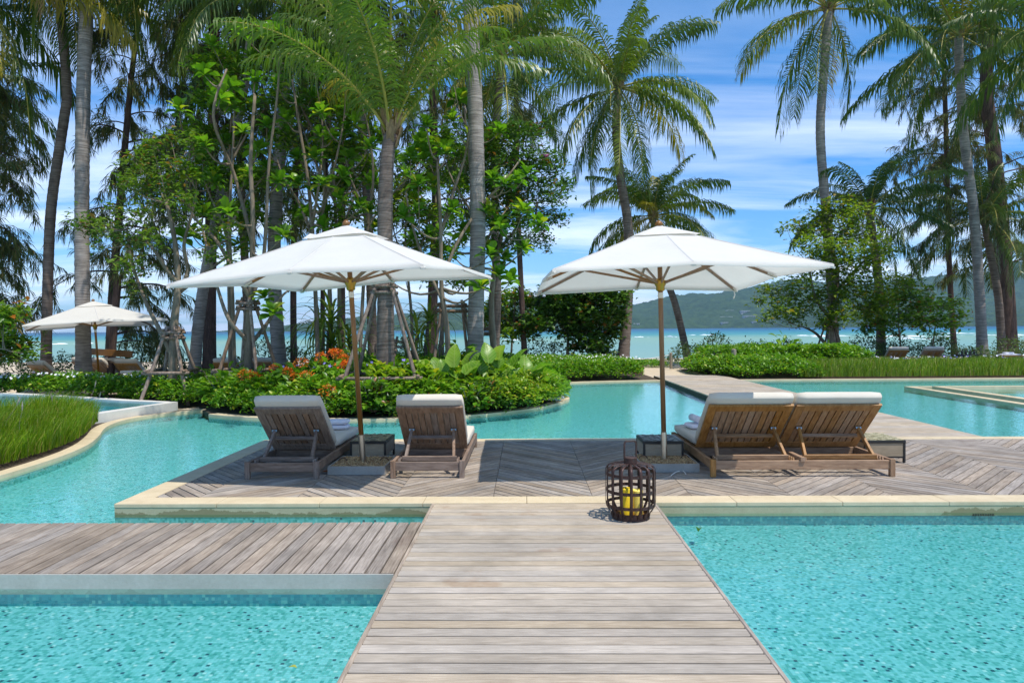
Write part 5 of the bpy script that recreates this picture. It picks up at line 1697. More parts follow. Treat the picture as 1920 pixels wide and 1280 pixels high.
leafy_tree('small multi stemmed leafy tree with props at left, behind the white flower hedge', [[(322, 705), (326, 620), (332, 560), (334, 530), (330, 470), (322, 420), (312, 380)], [(322, 665), (300, 620), (275, 570), (256, 520), (245, 480), (238, 430)], [(336, 545), (352, 510), (345, 460), (360, 400), (368, 360)], [(334, 530), (312, 505), (290, 470), (262, 440)], [(333, 550), (372, 520), (400, 500), (430, 480)]], 15.4,
    [(150, 415, 24), (175, 430, 24), (200, 425, 20), (225, 440, 24), (250, 400, 26), (235, 345, 26), (250, 300, 30), (285, 275, 26), (320, 262, 24), (360, 262, 22), (265, 340, 34), (300, 320, 34), (335, 310, 30), (290, 370, 34), (325, 360, 30), (250, 450, 28), (240, 500, 26), (290, 450, 24),
     (365, 270, 20), (345, 380, 28), (240, 545, 16), (330, 420, 20), (270, 505, 22), (380, 440, 16), (400, 480, 20), (430, 490, 16), (430, 430, 20), (180, 465, 12), (215, 395, 20)], 61, 'small_leaf', 0.15, 0.06, 560, 0.10)
leafy_tree('dense dark green tree right of the thick grey palm, one pink flower near its top', [[(935, 700), (922, 600), (925, 520), (940, 440), (955, 360), (960, 300)], [(930, 500), (905, 440), (900, 380)], [(935, 470), (975, 420), (1010, 380)], [(950, 390), (985, 340), (1020, 310)]], 18.0,
    [(905, 275, 34), (940, 255, 34), (975, 245, 30), (1010, 250, 22), (925, 310, 40), (965, 300, 40), (1005, 300, 36), (1040, 310, 26), (1060, 345, 20), (920, 360, 40), (960, 360, 42), (1005, 350, 40), (1040, 365, 28), (930, 410, 38), (975, 410, 38), (1015, 405, 30), (1050, 410, 20), (940, 460, 32), (985, 455, 30), (1020, 450, 22), (900, 330, 30)], 62, 'dark_leaf', 0.14, 0.06, 1500, 0.09)
leafy_tree('olive green shrubby tree between the young palm and the grey trunk', [[(775, 700), (772, 600), (765, 520), (760, 440), (765, 380)], [(766, 520), (790, 460), (805, 400)], [(765, 500), (740, 440), (735, 390)]], 18.5,
    [(745, 350, 26), (775, 345, 28), (760, 385, 30), (735, 400, 26), (795, 400, 28), (770, 430, 28), (745, 460, 24), (800, 450, 26), (780, 480, 24), (740, 330, 18)], 63, 'olive_leaf', 0.13, 0.055, 420, 0.05)
leafy_tree('bushy small tree with tripod props at right of the right parasol', [[(1557, 668), (1558, 610), (1562, 570), (1570, 520), (1562, 470), (1558, 430)], [(1560, 600), (1530, 560), (1520, 520), (1515, 490)], [(1566, 550), (1600, 510), (1630, 480)], [(1552, 650), (1530, 625), (1505, 612)]], 27.6,
    [(1560, 388, 26), (1590, 385, 30), (1615, 400, 24), (1530, 400, 24), (1500, 425, 24), (1475, 428, 14), (1540, 430, 36), (1580, 430, 38), (1620, 440, 32), (1650, 465, 26), (1675, 470, 14), (1520, 460, 32), (1560, 470, 38), (1600, 480, 38), (1640, 495, 30), (1535, 500, 34), (1580, 515, 38),
     (1500, 530, 30), (1470, 550, 30), (1440, 545, 22), (1425, 565, 16), (1460, 580, 30), (1490, 590, 30), (1520, 565, 34), (1560, 555, 36), (1600, 550, 38), (1640, 540, 34), (1680, 530, 28), (1710, 540, 16), (1580, 590, 30), (1620, 585, 30), (1655, 575, 26), (1440, 600, 14), (1545, 600, 24)], 64, 'olive_leaf', 0.20, 0.095, 1550, 0.14)
leafy_tree('dark round leaved sea almond below the right parasol canopy, trunk bare near the ground', [[(1063, 690), (1065, 640), (1068, 600), (1070, 570)], [(1068, 620), (1040, 600), (1020, 590)], [(1066, 630), (1100, 600), (1130, 590)], [(1064, 680), (1085, 645), (1100, 625)]], 27.2,
    [(1040, 560, 36), (1075, 550, 38), (1110, 550, 38), (1145, 555, 32), (1155, 590, 26), (1120, 590, 36), (1080, 590, 38), (1040, 595, 34), (1010, 600, 26), (985, 610, 18), (1065, 620, 26), (1100, 622, 26), (1135, 625, 26), (1150, 620, 18), (1110, 645, 22), (1085, 650, 18), (1130, 655, 20), (1020, 570, 24), (1165, 560, 18)], 65, 'dark_leaf', 0.20, 0.15, 1500, 0.07)
leafy_tree('orange tinged sea almond left of the dark round leaved one', [[(957, 690), (960, 640), (963, 600), (966, 560)], [(962, 610), (940, 590), (925, 575)], [(963, 600), (990, 580), (1005, 570)]], 27.8,
    [(930, 570, 26), (960, 560, 26), (990, 565, 24), (950, 600, 28), (980, 605, 26), (1010, 610, 18), (925, 605, 22), (1000, 625, 12), (910, 590, 20), (970, 625, 18), (945, 625, 14)], 66, 'almond', 0.22, 0.12, 560, 0.05)
leafy_tree('young sea almond with two orange leaves at the right end of the leafy trees', [[(1746, 668), (1750, 640), (1754, 610), (1758, 580)], [(1754, 610), (1735, 590), (1720, 580)], [(1754, 605), (1780, 590), (1800, 600)]], 28.2,
    [(1720, 575, 18), (1745, 570, 20), (1770, 572, 18), (1795, 570, 14), (1730, 600, 18), (1760, 600, 20), (1710, 600, 16), (1785, 610, 12), (1800, 590, 12), (1735, 620, 10), (1770, 625, 8), (1800, 612, 8)], 67, 'almond', 0.24, 0.11, 200, 0.035)
leafy_tree('slender sea almond close behind the bushy propped tree', [[(1690, 668), (1688, 640), (1684, 600), (1686, 560)], [(1685, 600), (1665, 580), (1650, 570)], [(1685, 590), (1705, 570), (1720, 560)]], 28.6,
    [(1650, 570, 22), (1680, 560, 24), (1705, 555, 20), (1665, 600, 24), (1695, 595, 20), (1640, 610, 18), (1675, 625, 16), (1630, 585, 18), (1620, 620, 14), (1700, 535, 16), (1730, 545, 14)], 68, 'almond', 0.22, 0.11, 300, 0.04)
leafy_tree('sea almond branch reaching into the left edge, its trunk outside the frame', [[(-60, 705), (-55, 640), (-40, 590), (-20, 575)], [(-50, 640), (-20, 650), (10, 655)]], 17.0,
    [(10, 590, 16), (30, 585, 14), (0, 605, 18), (-20, 590, 24), (15, 640, 18), (40, 650, 16), (60, 660, 10), (0, 655, 18), (-20, 640, 24), (25, 668, 12)], 69, 'almond', 0.20, 0.10, 260, 0.06)
leafy_tree('bright leafy tree deep in the grove, its crown above the left parasol', [[(622, 700), (618, 540), (612, 400), (606, 260), (600, 150)], [(614, 440), (640, 380), (670, 330)], [(612, 420), (580, 350), (560, 280)], [(608, 300), (640, 220), (660, 160)], [(606, 280), (560, 190), (540, 130)]], 18.6,
    [(500, 120, 28), (540, 90, 30), (575, 130, 32), (610, 100, 30), (640, 140, 30), (670, 110, 26), (520, 180, 30), (560, 210, 32), (600, 190, 32), (640, 210, 32), (675, 190, 28), (530, 260, 30), (580, 280, 32), (625, 280, 30), (665, 270, 28), (690, 320, 26),
     (550, 330, 28), (600, 350, 30), (645, 340, 28), (560, 400, 24), (620, 410, 26), (670, 400, 24), (700, 250, 24), (500, 330, 24), (590, 60, 28), (550, 30, 26), (640, 40, 26)], 70, 'grove_leaf', 0.19, 0.085, 1250, 0.07)
leafy_tree('bright leafy tree deep in the grove, between the casuarina trunk and the grey palms', [[(432, 700), (430, 560), (426, 420), (430, 300), (436, 180)], [(428, 450), (400, 380), (380, 320)], [(428, 420), (455, 350), (470, 290)], [(430, 300), (405, 230), (390, 170)]], 19.0,
    [(380, 130, 26), (415, 110, 28), (450, 130, 28), (390, 190, 30), (430, 180, 30), (465, 200, 28), (370, 250, 28), (410, 260, 30), (450, 260, 30), (360, 320, 26), (400, 330, 30), (440, 330, 28), (475, 330, 26), (380, 390, 24), (430, 400, 26), (470, 400, 24), (410, 450, 22), (460, 460, 20)], 71, 'grove_leaf', 0.19, 0.085, 800, 0.06)
leafy_tree('bright leafy tree deep in the grove, between the young palm and the thick grey palm', [[(830, 700), (828, 560), (820, 440), (815, 330)], [(824, 480), (800, 400), (780, 340)], [(822, 450), (850, 380), (865, 320)]], 18.8,
    [(770, 300, 26), (800, 270, 26), (835, 260, 26), (865, 290, 24), (780, 350, 28), (820, 330, 30), (860, 350, 26), (760, 400, 24), (800, 400, 28), (845, 410, 26), (780, 460, 24), (830, 470, 24), (865, 450, 20), (810, 520, 18), (850, 530, 18)], 72, 'grove_leaf', 0.18, 0.08, 560, 0.055)
# pink flower of the dense tree
fp = at(1021, 291, 17.2)
fl = MB()
for k in range(14):
    a = k * 2.4; d = Vector((cos(a), sin(a) * 0.7, random.uniform(-0.6, 0.6))) * 0.10
    fl.add([fp, fp + d + Vector((0.03, 0, 0.02)), fp + d * 1.3, fp + d + Vector((-0.03, 0, -0.02))], [(0, 1, 2, 3)])
den = [o for o in COL.objects if o.get('label', '').startswith('dense dark green')][0]
fl.build('pink_flower', M['petal_pink'], den, origin=den.location)

# ---- tree props
def tree_prop(label, px, Y, zr, foot, ring, zg=0.05, zbar=0.42, rot=0.5, npost=4, front_only=False):
    c = at(px, 650, Y)
    t = thing('tree_prop', label, 'tree prop', (c.x, c.y, zg), 0, 'pole frames propping the young trees')
    r = random.Random(int(px))
    feet = []; tops = []
    for k in range(npost):
        a = rot + k * 2 * pi / npost
        f = Vector((cos(a) * foot, sin(a) * foot, -0.1)); tp = Vector((cos(a) * ring, sin(a) * ring, zr + 0.12))
        feet.append(f); tops.append(tp)
        mid = f.lerp(tp, 0.5) + Vector((r.uniform(-0.02, 0.02), r.uniform(-0.02, 0.02), 0))
        MB().tube(smooth_line([f, mid, tp], 4), [0.043, 0.042, 0.041, 0.040, 0.039, 0.038, 0.037, 0.036, 0.035], 8).build('post', M['prop_wood'], t, smooth=True)
    for k in range(npost):
        a, b = feet[k].lerp(tops[k], (zbar + 0.1) / (zr + 0.2)), feet[(k + 1) % npost].lerp(tops[(k + 1) % npost], (zbar + 0.1) / (zr + 0.2))
        out = ((a + b) / 2); out.z = 0; out = out.normalized() * 0.07
        d = (b - a).normalized() * 0.16
        z = Vector((0, 0, 0.045 * (k % 2)))
        MB().tube([a - d + out + z, b + d + out + z], 0.036, 8).build('crossbar', M['prop_wood'], t, smooth=True)
        for q in (0, 1):
            a2, b2 = tops[k].copy(), tops[(k + 1) % npost].copy()
            d2 = (b2 - a2).normalized() * 0.14
            o2 = ((a2 + b2) / 2); o2.z = 0; o2 = o2.normalized() * 0.06
            z2 = Vector((0, 0, -0.14 - 0.13 * q + 0.05 * (k % 2)))
            MB().tube([a2 - d2 + o2 + z2, b2 + d2 + o2 + z2], 0.034, 8).build('tie_bar', M['prop_wood'], t, smooth=True)
    return t
tree_prop('four pole prop with high cross ties round the young palm, behind the left parasol pole', 722, 14.3, 2.45, 1.25, 0.17, 0.08, 0.55, rot=pi / 4 + 0.05)
tree_prop('pole prop round the small leafy tree at left, low rails above the flower hedge', 324, 15.4, 1.55, 0.75, 0.12, 0.05, 0.62, rot=pi / 4 + 0.1)
tree_prop('pole prop round the forked rosette tree left of the left parasol', 466, 15.6, 2.20, 0.85, 0.11, 0.05, 0.62, rot=pi / 4 - 0.15)
tree_prop('pole prop with two level ties left of the thick grey palm trunk', 850, 17.0, 2.15, 0.75, 0.34, 0.05, 0.50, rot=pi / 4)
tree_prop('small bundle of props round the bushy tree at right', 1557, 27.6, 1.45, 0.65, 0.16, 0.2, 0.30, rot=0.4, npost=5)
tree_prop('short prop frame right of the thick grey palm trunk', 915, 18.6, 1.55, 0.6, 0.12, 0.05, 0.40, rot=0.9, npost=3)
tree_prop('dark low prop frame seen between the young palm and its pole frame', 748, 18.0, 1.25, 0.5, 0.08, 0.05, 0.40, rot=0.2, npost=3)

# ---- strap leaved pandanus
STRAP = []
for k in range(4):
    vs = []; fs = []
    n = 8; L = 1.25; e = radians(70 - 14 * k); p = Vector((0, 0, 0))
    for i in range(n + 1):
        t = i / n; w = 0.062 * (1 - t ** 2.2) + 0.003
        vs += [(p.x, -w / 2, p.z + w * 0.2), (p.x, 0, p.z), (p.x, w / 2, p.z + w * 0.2)]
        p = p + Vector((cos(e), 0, sin(e))) * L / n; e -= radians(13 + 3 * k)
    for i in range(n):
        a = 3 * i; fs += [(a, a + 3, a + 4, a + 1), (a + 1, a + 4, a + 5, a + 2)]
    me = bpy.data.meshes.new('strap_leaf'); me.from_pydata(vs, [], fs); me.materials.append(M['pandanus'])
    STRAP.append(me)
def pandanus(label, px, Y, h, n, s, seed, heads=1):
    r = random.Random(seed)
    c = at(px, 650, Y)
    t = thing('pandanus', label, 'plant', (c.x, c.y, 0.0), 0, 'strap leaved pandanus plants')
    for hd in range(heads):
        dx = Vector((r.uniform(-0.5, 0.5), r.uniform(-0.3, 0.3), 0)) * (hd > 0)
        hh = h * (1 if hd == 0 else r.uniform(0.55, 0.85))
        P = curve_pts((0, 0, -0.1), dx + Vector((0, 0, hh)), 0.0, 5, seed + hd)
        MB().tube(P, [0.055] * 6, 8).build('stem', M['bark_brown'], t, smooth=True)
        for k in range(n):
            az = k * 2.39996 + r.uniform(-0.2, 0.2)
            q = k / n
            o = link('strap_leaf', STRAP[min(int(q * 4), 3)], None, t, P[-1] + Vector((0, 0, -0.25 * q)), (0, r.uniform(-0.15, 0.2) + q * 0.3, az))
            o.scale = (s * r.uniform(0.8, 1.15),) * 3
pandanus('tall strap leaved plant just left of the left parasol pole', 622, 17.6, 1.9, 34, 1.15, 1, 2)
pandanus('strap leaved plant close behind the left parasol pole, shorter', 655, 18.3, 1.3, 28, 1.0, 2, 1)
pandanus('yellowish strap leaved plant between the young palm and the rosette tree', 783, 17.6, 1.5, 26, 0.95, 3, 1)
pandanus('strap leaved plant right behind the prop frame of the rosette tree', 806, 19.0, 1.9, 30, 1.1, 4, 1)
pandanus('drooping strap leaved plant left of the orange flowers', 598, 19.5, 1.7, 28, 1.1, 5, 1)

# ---- hedges and ground cover
def hedge(name, label, poly, hfun, n, k, L, W, mat, edge=0.35, up=0.55, jit=0.05, lift=0.0):
    P2 = sample_poly(poly, n)
    d = edge_dist(poly, P2)
    h = hfun(P2[:, 0], P2[:, 1]) * (0.30 + 0.70 * np.clip(d / edge, 0, 1) ** 0.6)
    z = h * (1 - 0.75 * rng.uniform(0, 1, n) ** 2.6) + lift
    P = np.column_stack([P2, z])
    o = sprigs(P, k, L, W, up, M[mat], jit, name, None, 'stuff')
    o['label'] = label
    return P
def bumps(base, amp, s, ph=0.0):
    return lambda x, y: base + amp * (np.sin(x / s + ph) * np.cos(y / s * 1.3 + ph * 2) + 0.6 * np.sin(x / s * 2.3 + y / s * 1.9 + ph) + 0.4 * np.sin(x / s * 4.7 - y / s * 3.9))
h1 = [(-26, 17.2), (-12.9, 17.0), (-11.0, 16.35), (-8.7, 15.2), (-7.4, 14.65), (-6.0, 14.5), (-5.6, 16.8), (-10, 17.7), (-26, 18.2)]
hedge('flower_hedge', 'low green flowering hedge behind the upper pool at left', h1, bumps(0.45, 0.06, 0.5), 6000, 7, 0.105, 0.05, 'hedge')
front = [(x, y + 0.23) for x, y in isl[:53]]
h2 = [(-6.75, 14.55)] + front + [(0.45, 17.4), (-1.0, 16.6), (-3.0, 15.2), (-5.0, 14.9)]
hedge('garden_bed_hedge', 'dense small leaved bright green planting along the curved kerb', h2, lambda x, y: bumps(0.43, 0.11, 0.33, 1.0)(x, y) + 0.0 * x, 5600, 8, 0.105, 0.05, 'hedge', 0.5)
h2b = [(-0.95, 13.15), (0.1, 13.75), (0.75, 14.85), (0.7, 15.8), (0.0, 15.6), (-0.7, 14.5), (-1.4, 13.6)]
hedge('lime_shrubs', 'yellow green variegated low shrubs near the tip of the garden bed', h2b, bumps(0.52, 0.10, 0.3, 2.0), 1000, 8, 0.085, 0.042, 'hedge_lime', 0.3)
h2c = [(-6.2, 14.2), (-4.8, 13.25), (-4.2, 13.0), (-4.0, 14.2), (-5.2, 14.8)]
hedge('lime_shrubs', 'light green low shrubs beside the corner of the upper pool', h2c, bumps(0.50, 0.10, 0.35, 0.4), 700, 8, 0.10, 0.05, 'hedge_lime', 0.3)
hmix = [(-3.3, 13.3), (-1.2, 13.5), (-0.3, 14.3), (-0.6, 15.2), (-2.4, 14.6), (-3.6, 14.3)]
hedge('broad_foliage', 'broader lime green leaves mixed among the elephant ears', hmix, bumps(0.66, 0.14, 0.35, 2.4), 520, 6, 0.20, 0.10, 'hedge_lime', 0.3)
hmix3 = [(-4.6, 13.05), (-2.6, 12.75), (-1.0, 13.1), (0.2, 13.9), (-0.2, 14.2), (-1.4, 13.55), (-2.7, 13.3), (-4.4, 13.5)]
hedge('dark_foliage', 'darker green low plants along the kerb behind the loungers', hmix3, lambda x, y: 0.30 + 0.28 * np.sin(x * 4.1 + 1) * np.sin(x * 1.7), 700, 7, 0.13, 0.05, 'dark_leaf', 0.25)
hmix2 = [(-5.9, 13.9), (-4.2, 13.2), (-3.4, 13.2), (-3.6, 14.6), (-5.6, 14.9)]
hedge('broad_foliage', 'broad green leaves mixed round the orange flowering shrubs', hmix2, bumps(0.62, 0.14, 0.35, 1.1), 520, 6, 0.17, 0.095, 'hedge', 0.3)
h3 = [(-5.2, 14.9), (-3.0, 15.0), (-1.0, 16.4), (0.2, 17.6), (0.2, 20.4), (-3, 20.6), (-6, 18.0)]
hedge('garden_bed_foliage', 'mixed green foliage in the middle of the garden bed behind the shrubs', h3, bumps(0.72, 0.10, 0.7, 0.5), 5200, 7, 0.15, 0.075, 'hedge', 0.4)
h4 = [(0.5, 20.5), (1.4, 21.25), (2.8, 21.7), (3.8, 21.85), (3.75, 23.6), (3.2, 26.0), (-0.5, 26.5), (-1.0, 22)]
hedge('path_hedge', 'clipped green hedge with tiny white flowers left of the beach path', h4, bumps(0.50, 0.04, 0.6, 0.2), 4600, 7, 0.11, 0.055, 'hedge', 0.4)
h5 = [(6.75, 22.0), (9.6, 22.0), (9.6, 27.0), (6.1, 27.0), (5.9, 24.5)]
hedge('rounded_hedge', 'rounded green hedge right of the beach path', h5, bumps(0.52, 0.07, 0.5, 0.9), 3400, 7, 0.115, 0.058, 'hedge', 0.6)
h5b = [(6.6, 24.5), (12.6, 24.5), (12.6, 27.5), (6.6, 27.5)]
hedge('back_hedge', 'taller leafy hedge behind the grass on the right side', h5b, bumps(0.78, 0.07, 0.6, 0.1), 3600, 7, 0.15, 0.055, 'hedge', 0.3)
h6 = [(12.4, 24.3), (30, 24.3), (30, 25.2), (12.4, 25.2)]
hedge('flower_border', 'thin flowering border between the grass and the far right loungers', h6, bumps(0.36, 0.05, 0.7, 0.1), 1500, 6, 0.12, 0.05, 'beach_shrub', 0.3)
# ragged beach shrubs along the top of the sand
hb = [(-30, 22.5), (-7, 23.5), (4.2, 28.0), (4.2, 30.5), (-7, 26.5), (-30, 25.0)]
hedge('beach_shrubs', 'ragged grey green shrubs along the beach edge at left', hb, lambda x, y: 0.62 + 0.50 * np.sin(x * 1.9) * np.sin(x * 0.63 + 1) + 0.2 * np.sin(x * 5.1), 3600, 5, 0.13, 0.055, 'beach_shrub', 0.6, 0.7, 0.1)
hb2 = [(6.0, 27.6), (30, 27.6), (30, 30), (6.0, 30)]
hedge('beach_shrubs', 'ragged grey green shrubs along the beach edge at right', hb2, lambda x, y: 0.75 + 0.35 * np.sin(x * 1.4) * np.sin(x * 0.53 + 1) + 0.2 * np.sin(x * 4.1), 3000, 5, 0.13, 0.055, 'beach_shrub', 0.6, 0.7, 0.1)
hb3 = [(4.2, 28.5), (6.0, 28.5), (6.0, 31.0), (4.2, 31.0)]
hedge('beach_creeper', 'low creeper on the sand at the end of the beach path', hb3, lambda x, y: 0.12 + 0 * x, 500, 5, 0.10, 0.06, 'hedge', 0.2)

# flowers sprinkled over the hedges
def flowers(name, label, poly, hfun, n, s, mat):
    P2 = sample_poly(poly, n)
    z = hfun(P2[:, 0], P2[:, 1]) + rng.uniform(0.02, 0.09, n)
    V = []; F = []
    for (x, y), zz in zip(P2, z):
        c = Vector((x, y, zz)); t = Vector((rng.normal(0, 0.5), -0.6 + rng.normal(0, 0.4), 0.7)).normalized()
        q = t.to_track_quat('Z', 'Y')
        b = len(V); V.append(tuple(c - t * s * 0.15))
        for k in range(10):
            a = k * 2 * pi / 10; rr = s * (1.0 if k % 2 == 0 else 0.55)
            V.append(tuple(c + q @ Vector((rr * cos(a), rr * sin(a), 0))))
        for k in range(10): F.append((b, b + 1 + k, b + 1 + (k + 1) % 10))
    tag(link(name, np_mesh(name, V, [np.array(F)]), M[mat]), label, kind='stuff')
f1 = [(-24, 17.5), (-10.6, 16.6), (-6.6, 15.4), (-6.2, 16.5), (-10, 17.4), (-24, 18.0)]
flowers('white_flowers', 'white periwinkle flowers along the top of the left hedge', f1, bumps(0.46, 0.05, 0.5), 360, 0.042, 'petal_white')
flowers('pink_flowers', 'a few pink flowers in the left hedge', h1, bumps(0.42, 0.05, 0.5), 34, 0.042, 'petal_pink')
flowers('white_flowers', 'tiny white flowers on the hedge left of the beach path', [(-0.5, 22.6), (4.0, 22.6), (3.6, 25.8), (-0.5, 26.0)], bumps(0.52, 0.04, 0.6, 0.2), 170, 0.038, 'petal_white')
flowers('violet_flowers', 'violet and white flowers behind the tall grass at right', h6, bumps(0.42, 0.05, 0.7, 0.1), 110, 0.045, 'petal_blue')
flowers('white_flowers', 'white flowers behind the tall grass at right', h6, bumps(0.42, 0.05, 0.7, 0.1), 120, 0.042, 'petal_white')
flowers('violet_flowers', 'a few violet flowers by the tree props', [(-5.6, 14.6), (-2.4, 15.2), (-2.4, 16.0), (-5.6, 15.6)], bumps(0.75, 0.1, 0.7, 0.5), 26, 0.045, 'petal_blue')

# ---- shrubs that stand out on the garden bed
BROAD = [leaf_blade('leaf', 0.20, 0.12, k + 10, M['broad'], 4, 0.5, 0.2, 'heart', 0.05) for k in range(3)]
PADDLE = [leaf_blade('leaf', 0.30, 0.12, k + 20, M['broad'], 4, 0.4 + 0.15 * k, 0.2, 'obovate') for k in range(3)]
def leaf_shrub(label, px, py, Y, rad, h, n, seed, meshes, name='shrub', scale=1.0, heads=(), group=None, zb=0.05):
    r = random.Random(seed)
    c = at(px, py, Y); 
    t = thing(name, label, 'shrub', (c.x, c.y, zb), 0, group)
    sm = MB()
    for k in range(7):
        a = k * 0.9
        sm.tube([(0.05 * cos(a), 0.05 * sin(a), 0), (0.5 * rad * cos(a), 0.5 * rad * sin(a), h * 0.5), (0.8 * rad * cos(a), 0.8 * rad * sin(a), h * 0.85)], [0.012, 0.009, 0.005], 5)
    sm.build('stem', M['bark_tree'], t)
    for k in range(n):
        az = r.uniform(0, 2 * pi); el = math.asin(r.uniform(-0.15, 1.0))
        q = r.uniform(0.62, 1.0)
        p = Vector((cos(az) * cos(el) * rad, sin(az) * cos(el) * rad, h * (0.28 + 0.72 * max(sin(el), -0.2)))) * q
        m = Matrix.Rotation(az + r.uniform(-0.6, 0.6), 3, 'Z') @ Matrix.Rotation(-(r.uniform(-0.35, 0.75) + el * 0.25), 3, 'Y') @ Matrix.Rotation(r.uniform(-0.4, 0.4), 3, 'X')
        o = link('leaf', r.choice(meshes), None, t, p, m.to_euler())
        s = scale * r.uniform(0.7, 1.2); o.scale = (s, s, s)
    for (hx, hy, dY, hr) in heads:
        hc = at(hx, hy, Y + dY) - Vector((c.x, c.y, zb))
        k = 130
        d = norm(rng.normal(0, 1, (k, 3)) + np.array([0, -0.15, 0.4])) * (rng.uniform(0.25, 1, (k, 1)) ** 0.5) * hr * np.array([1.15, 1.0, 0.85])
        P = np.array(hc) + d
        D = d + rng.normal(0, 0.03, d.shape)
        V, F = leaves_np(P, D, rng.normal(0, 1, d.shape), rng.uniform(0.025, 0.055, k), rng.uniform(0.018, 0.032, k))
        fo = link('flower_head', np_mesh('flower_head', V, [F]), M['orange'], t)
        MB().tube([hc * 0.6, hc], [0.008, 0.005], 5).build('flower_stalk', M['rosette'], t)
    return t
g = 'orange flowering shrubs on the garden bed'
leaf_shrub('orange flowering shrub at the left end of its row, two flower heads side by side', 476, 740, 14.4, 0.60, 0.80, 120, 71, BROAD, 'flowering_shrub', 1.0, [(460, 703, -0.45, 0.13), (480, 705, -0.4, 0.10), (516, 691, -0.2, 0.10)], g)
leaf_shrub('orange flowering shrub in the middle of its row, with the most flower heads', 556, 740, 14.2, 0.65, 0.84, 140, 72, BROAD, 'flowering_shrub', 1.05, [(540, 697, -0.45, 0.09), (565, 680, -0.1, 0.12), (552, 706, -0.5, 0.09), (576, 706, -0.5, 0.13), (545, 688, 0.1, 0.08)], g)
leaf_shrub('orange flowering shrub behind the others, tallest, near the left parasol pole', 622, 735, 14.7, 0.62, 0.98, 130, 73, BROAD, 'flowering_shrub', 1.0, [(602, 670, -0.1, 0.13), (632, 663, 0.0, 0.12), (645, 672, 0.0, 0.10), (637, 686, -0.3, 0.09), (648, 680, -0.2, 0.06), (625, 660, 0.1, 0.08)], g)
leaf_shrub('orange flowering shrub lowest in front, a single drooping flower head', 610, 760, 13.6, 0.52, 0.52, 110, 74, BROAD, 'flowering_shrub', 0.95, [(616, 733, -0.45, 0.15)], g)
leaf_shrub('light green paddle leaved shrub right beside the left parasol pole', 700, 770, 13.15, 0.48, 0.62, 110, 75, PADDLE, 'shrub', 0.95, zb=0.02)
leaf_shrub('light green paddle leaved shrub inside the pole frame of the young palm', 738, 735, 14.6, 0.5, 0.82, 100, 76, PADDLE, 'shrub', 0.95)
leaf_shrub('broad leaved bright shrub between the pole frame and the elephant ears', 800, 745, 13.9, 0.62, 0.74, 140, 77, PADDLE, 'shrub', 0.85)
leaf_shrub('broad leaved green shrub left of the orange flowers', 430, 745, 14.6, 0.6, 0.72, 110, 78, BROAD, 'shrub', 1.05)
leaf_shrub('leafy green shrub low behind the right lounger of the left pair', 880, 765, 13.4, 0.5, 0.50, 110, 79, BROAD, 'shrub', 0.75)
leaf_shrub('dark green spiky bush at the tip of the garden bed beside the pebbles', 1022, 755, 15.2, 0.42, 0.50, 110, 80, PADDLE, 'shrub', 0.7)
leaf_shrub('fern like green shrub close behind the forked tree props', 420, 700, 15.6, 0.6, 0.85, 100, 81, PADDLE, 'shrub', 0.95)
leaf_shrub('big leaved beach shrub standing above the hedge right of the beach path', 1470, 668, 25.6, 0.8, 1.25, 120, 82, PADDLE, 'shrub', 1.2)
leaf_shrub('big leaved low sapling right of the rosette tree beside the grey palm', 862, 690, 16.0, 0.35, 1.35, 34, 83, PADDLE, 'shrub', 1.4)

EAR = [leaf_blade('leaf', 0.58, 0.36, k + 30, M['ear'], 9, 0.5 + 0.3 * k, 0.22, 'ear', 0.07) for k in range(3)]
def elephant_ear(label, px, Y, leaves, seed, zb=0.05, lift=0.17, grow=0.90):
    r = random.Random(seed)
    c = at(px, 720, Y)
    t = thing('elephant_ear_plant', label, 'plant', (c.x, c.y, zb), 0, 'elephant ear plants on the garden bed')
    more = [(lx + r.uniform(-22, 22), ly + r.uniform(2, 16), s * r.uniform(0.65, 0.9), rz + r.uniform(-1.2, 1.2), tilt + r.uniform(-0.3, 0.5)) for (lx, ly, s, rz, tilt) in leaves]
    for (lx, ly, s, rz, tilt) in leaves + more:
        p = at(lx, ly, Y + r.uniform(-0.3, 0.2)) - Vector((c.x, c.y, zb - lift)); s *= grow
        P = curve_pts((r.uniform(-0.05, 0.05), r.uniform(-0.05, 0.05), 0), p, -0.05, 5, seed + int(lx))
        st = MB().tube(P, [0.016, 0.015, 0.013, 0.011, 0.009, 0.007], 6).build('stalk', M['ear'], t, smooth=True)
        m = Matrix.Rotation(rz + r.uniform(-0.3, 0.3), 3, 'Z') @ Matrix.Rotation(tilt + r.uniform(-0.25, 0.25), 3, 'Y') @ Matrix.Rotation(r.uniform(-0.55, 0.55), 3, 'X')
        o = link('leaf', r.choice(EAR), None, st, p, m.to_euler())
        o.scale = (s, s, s)
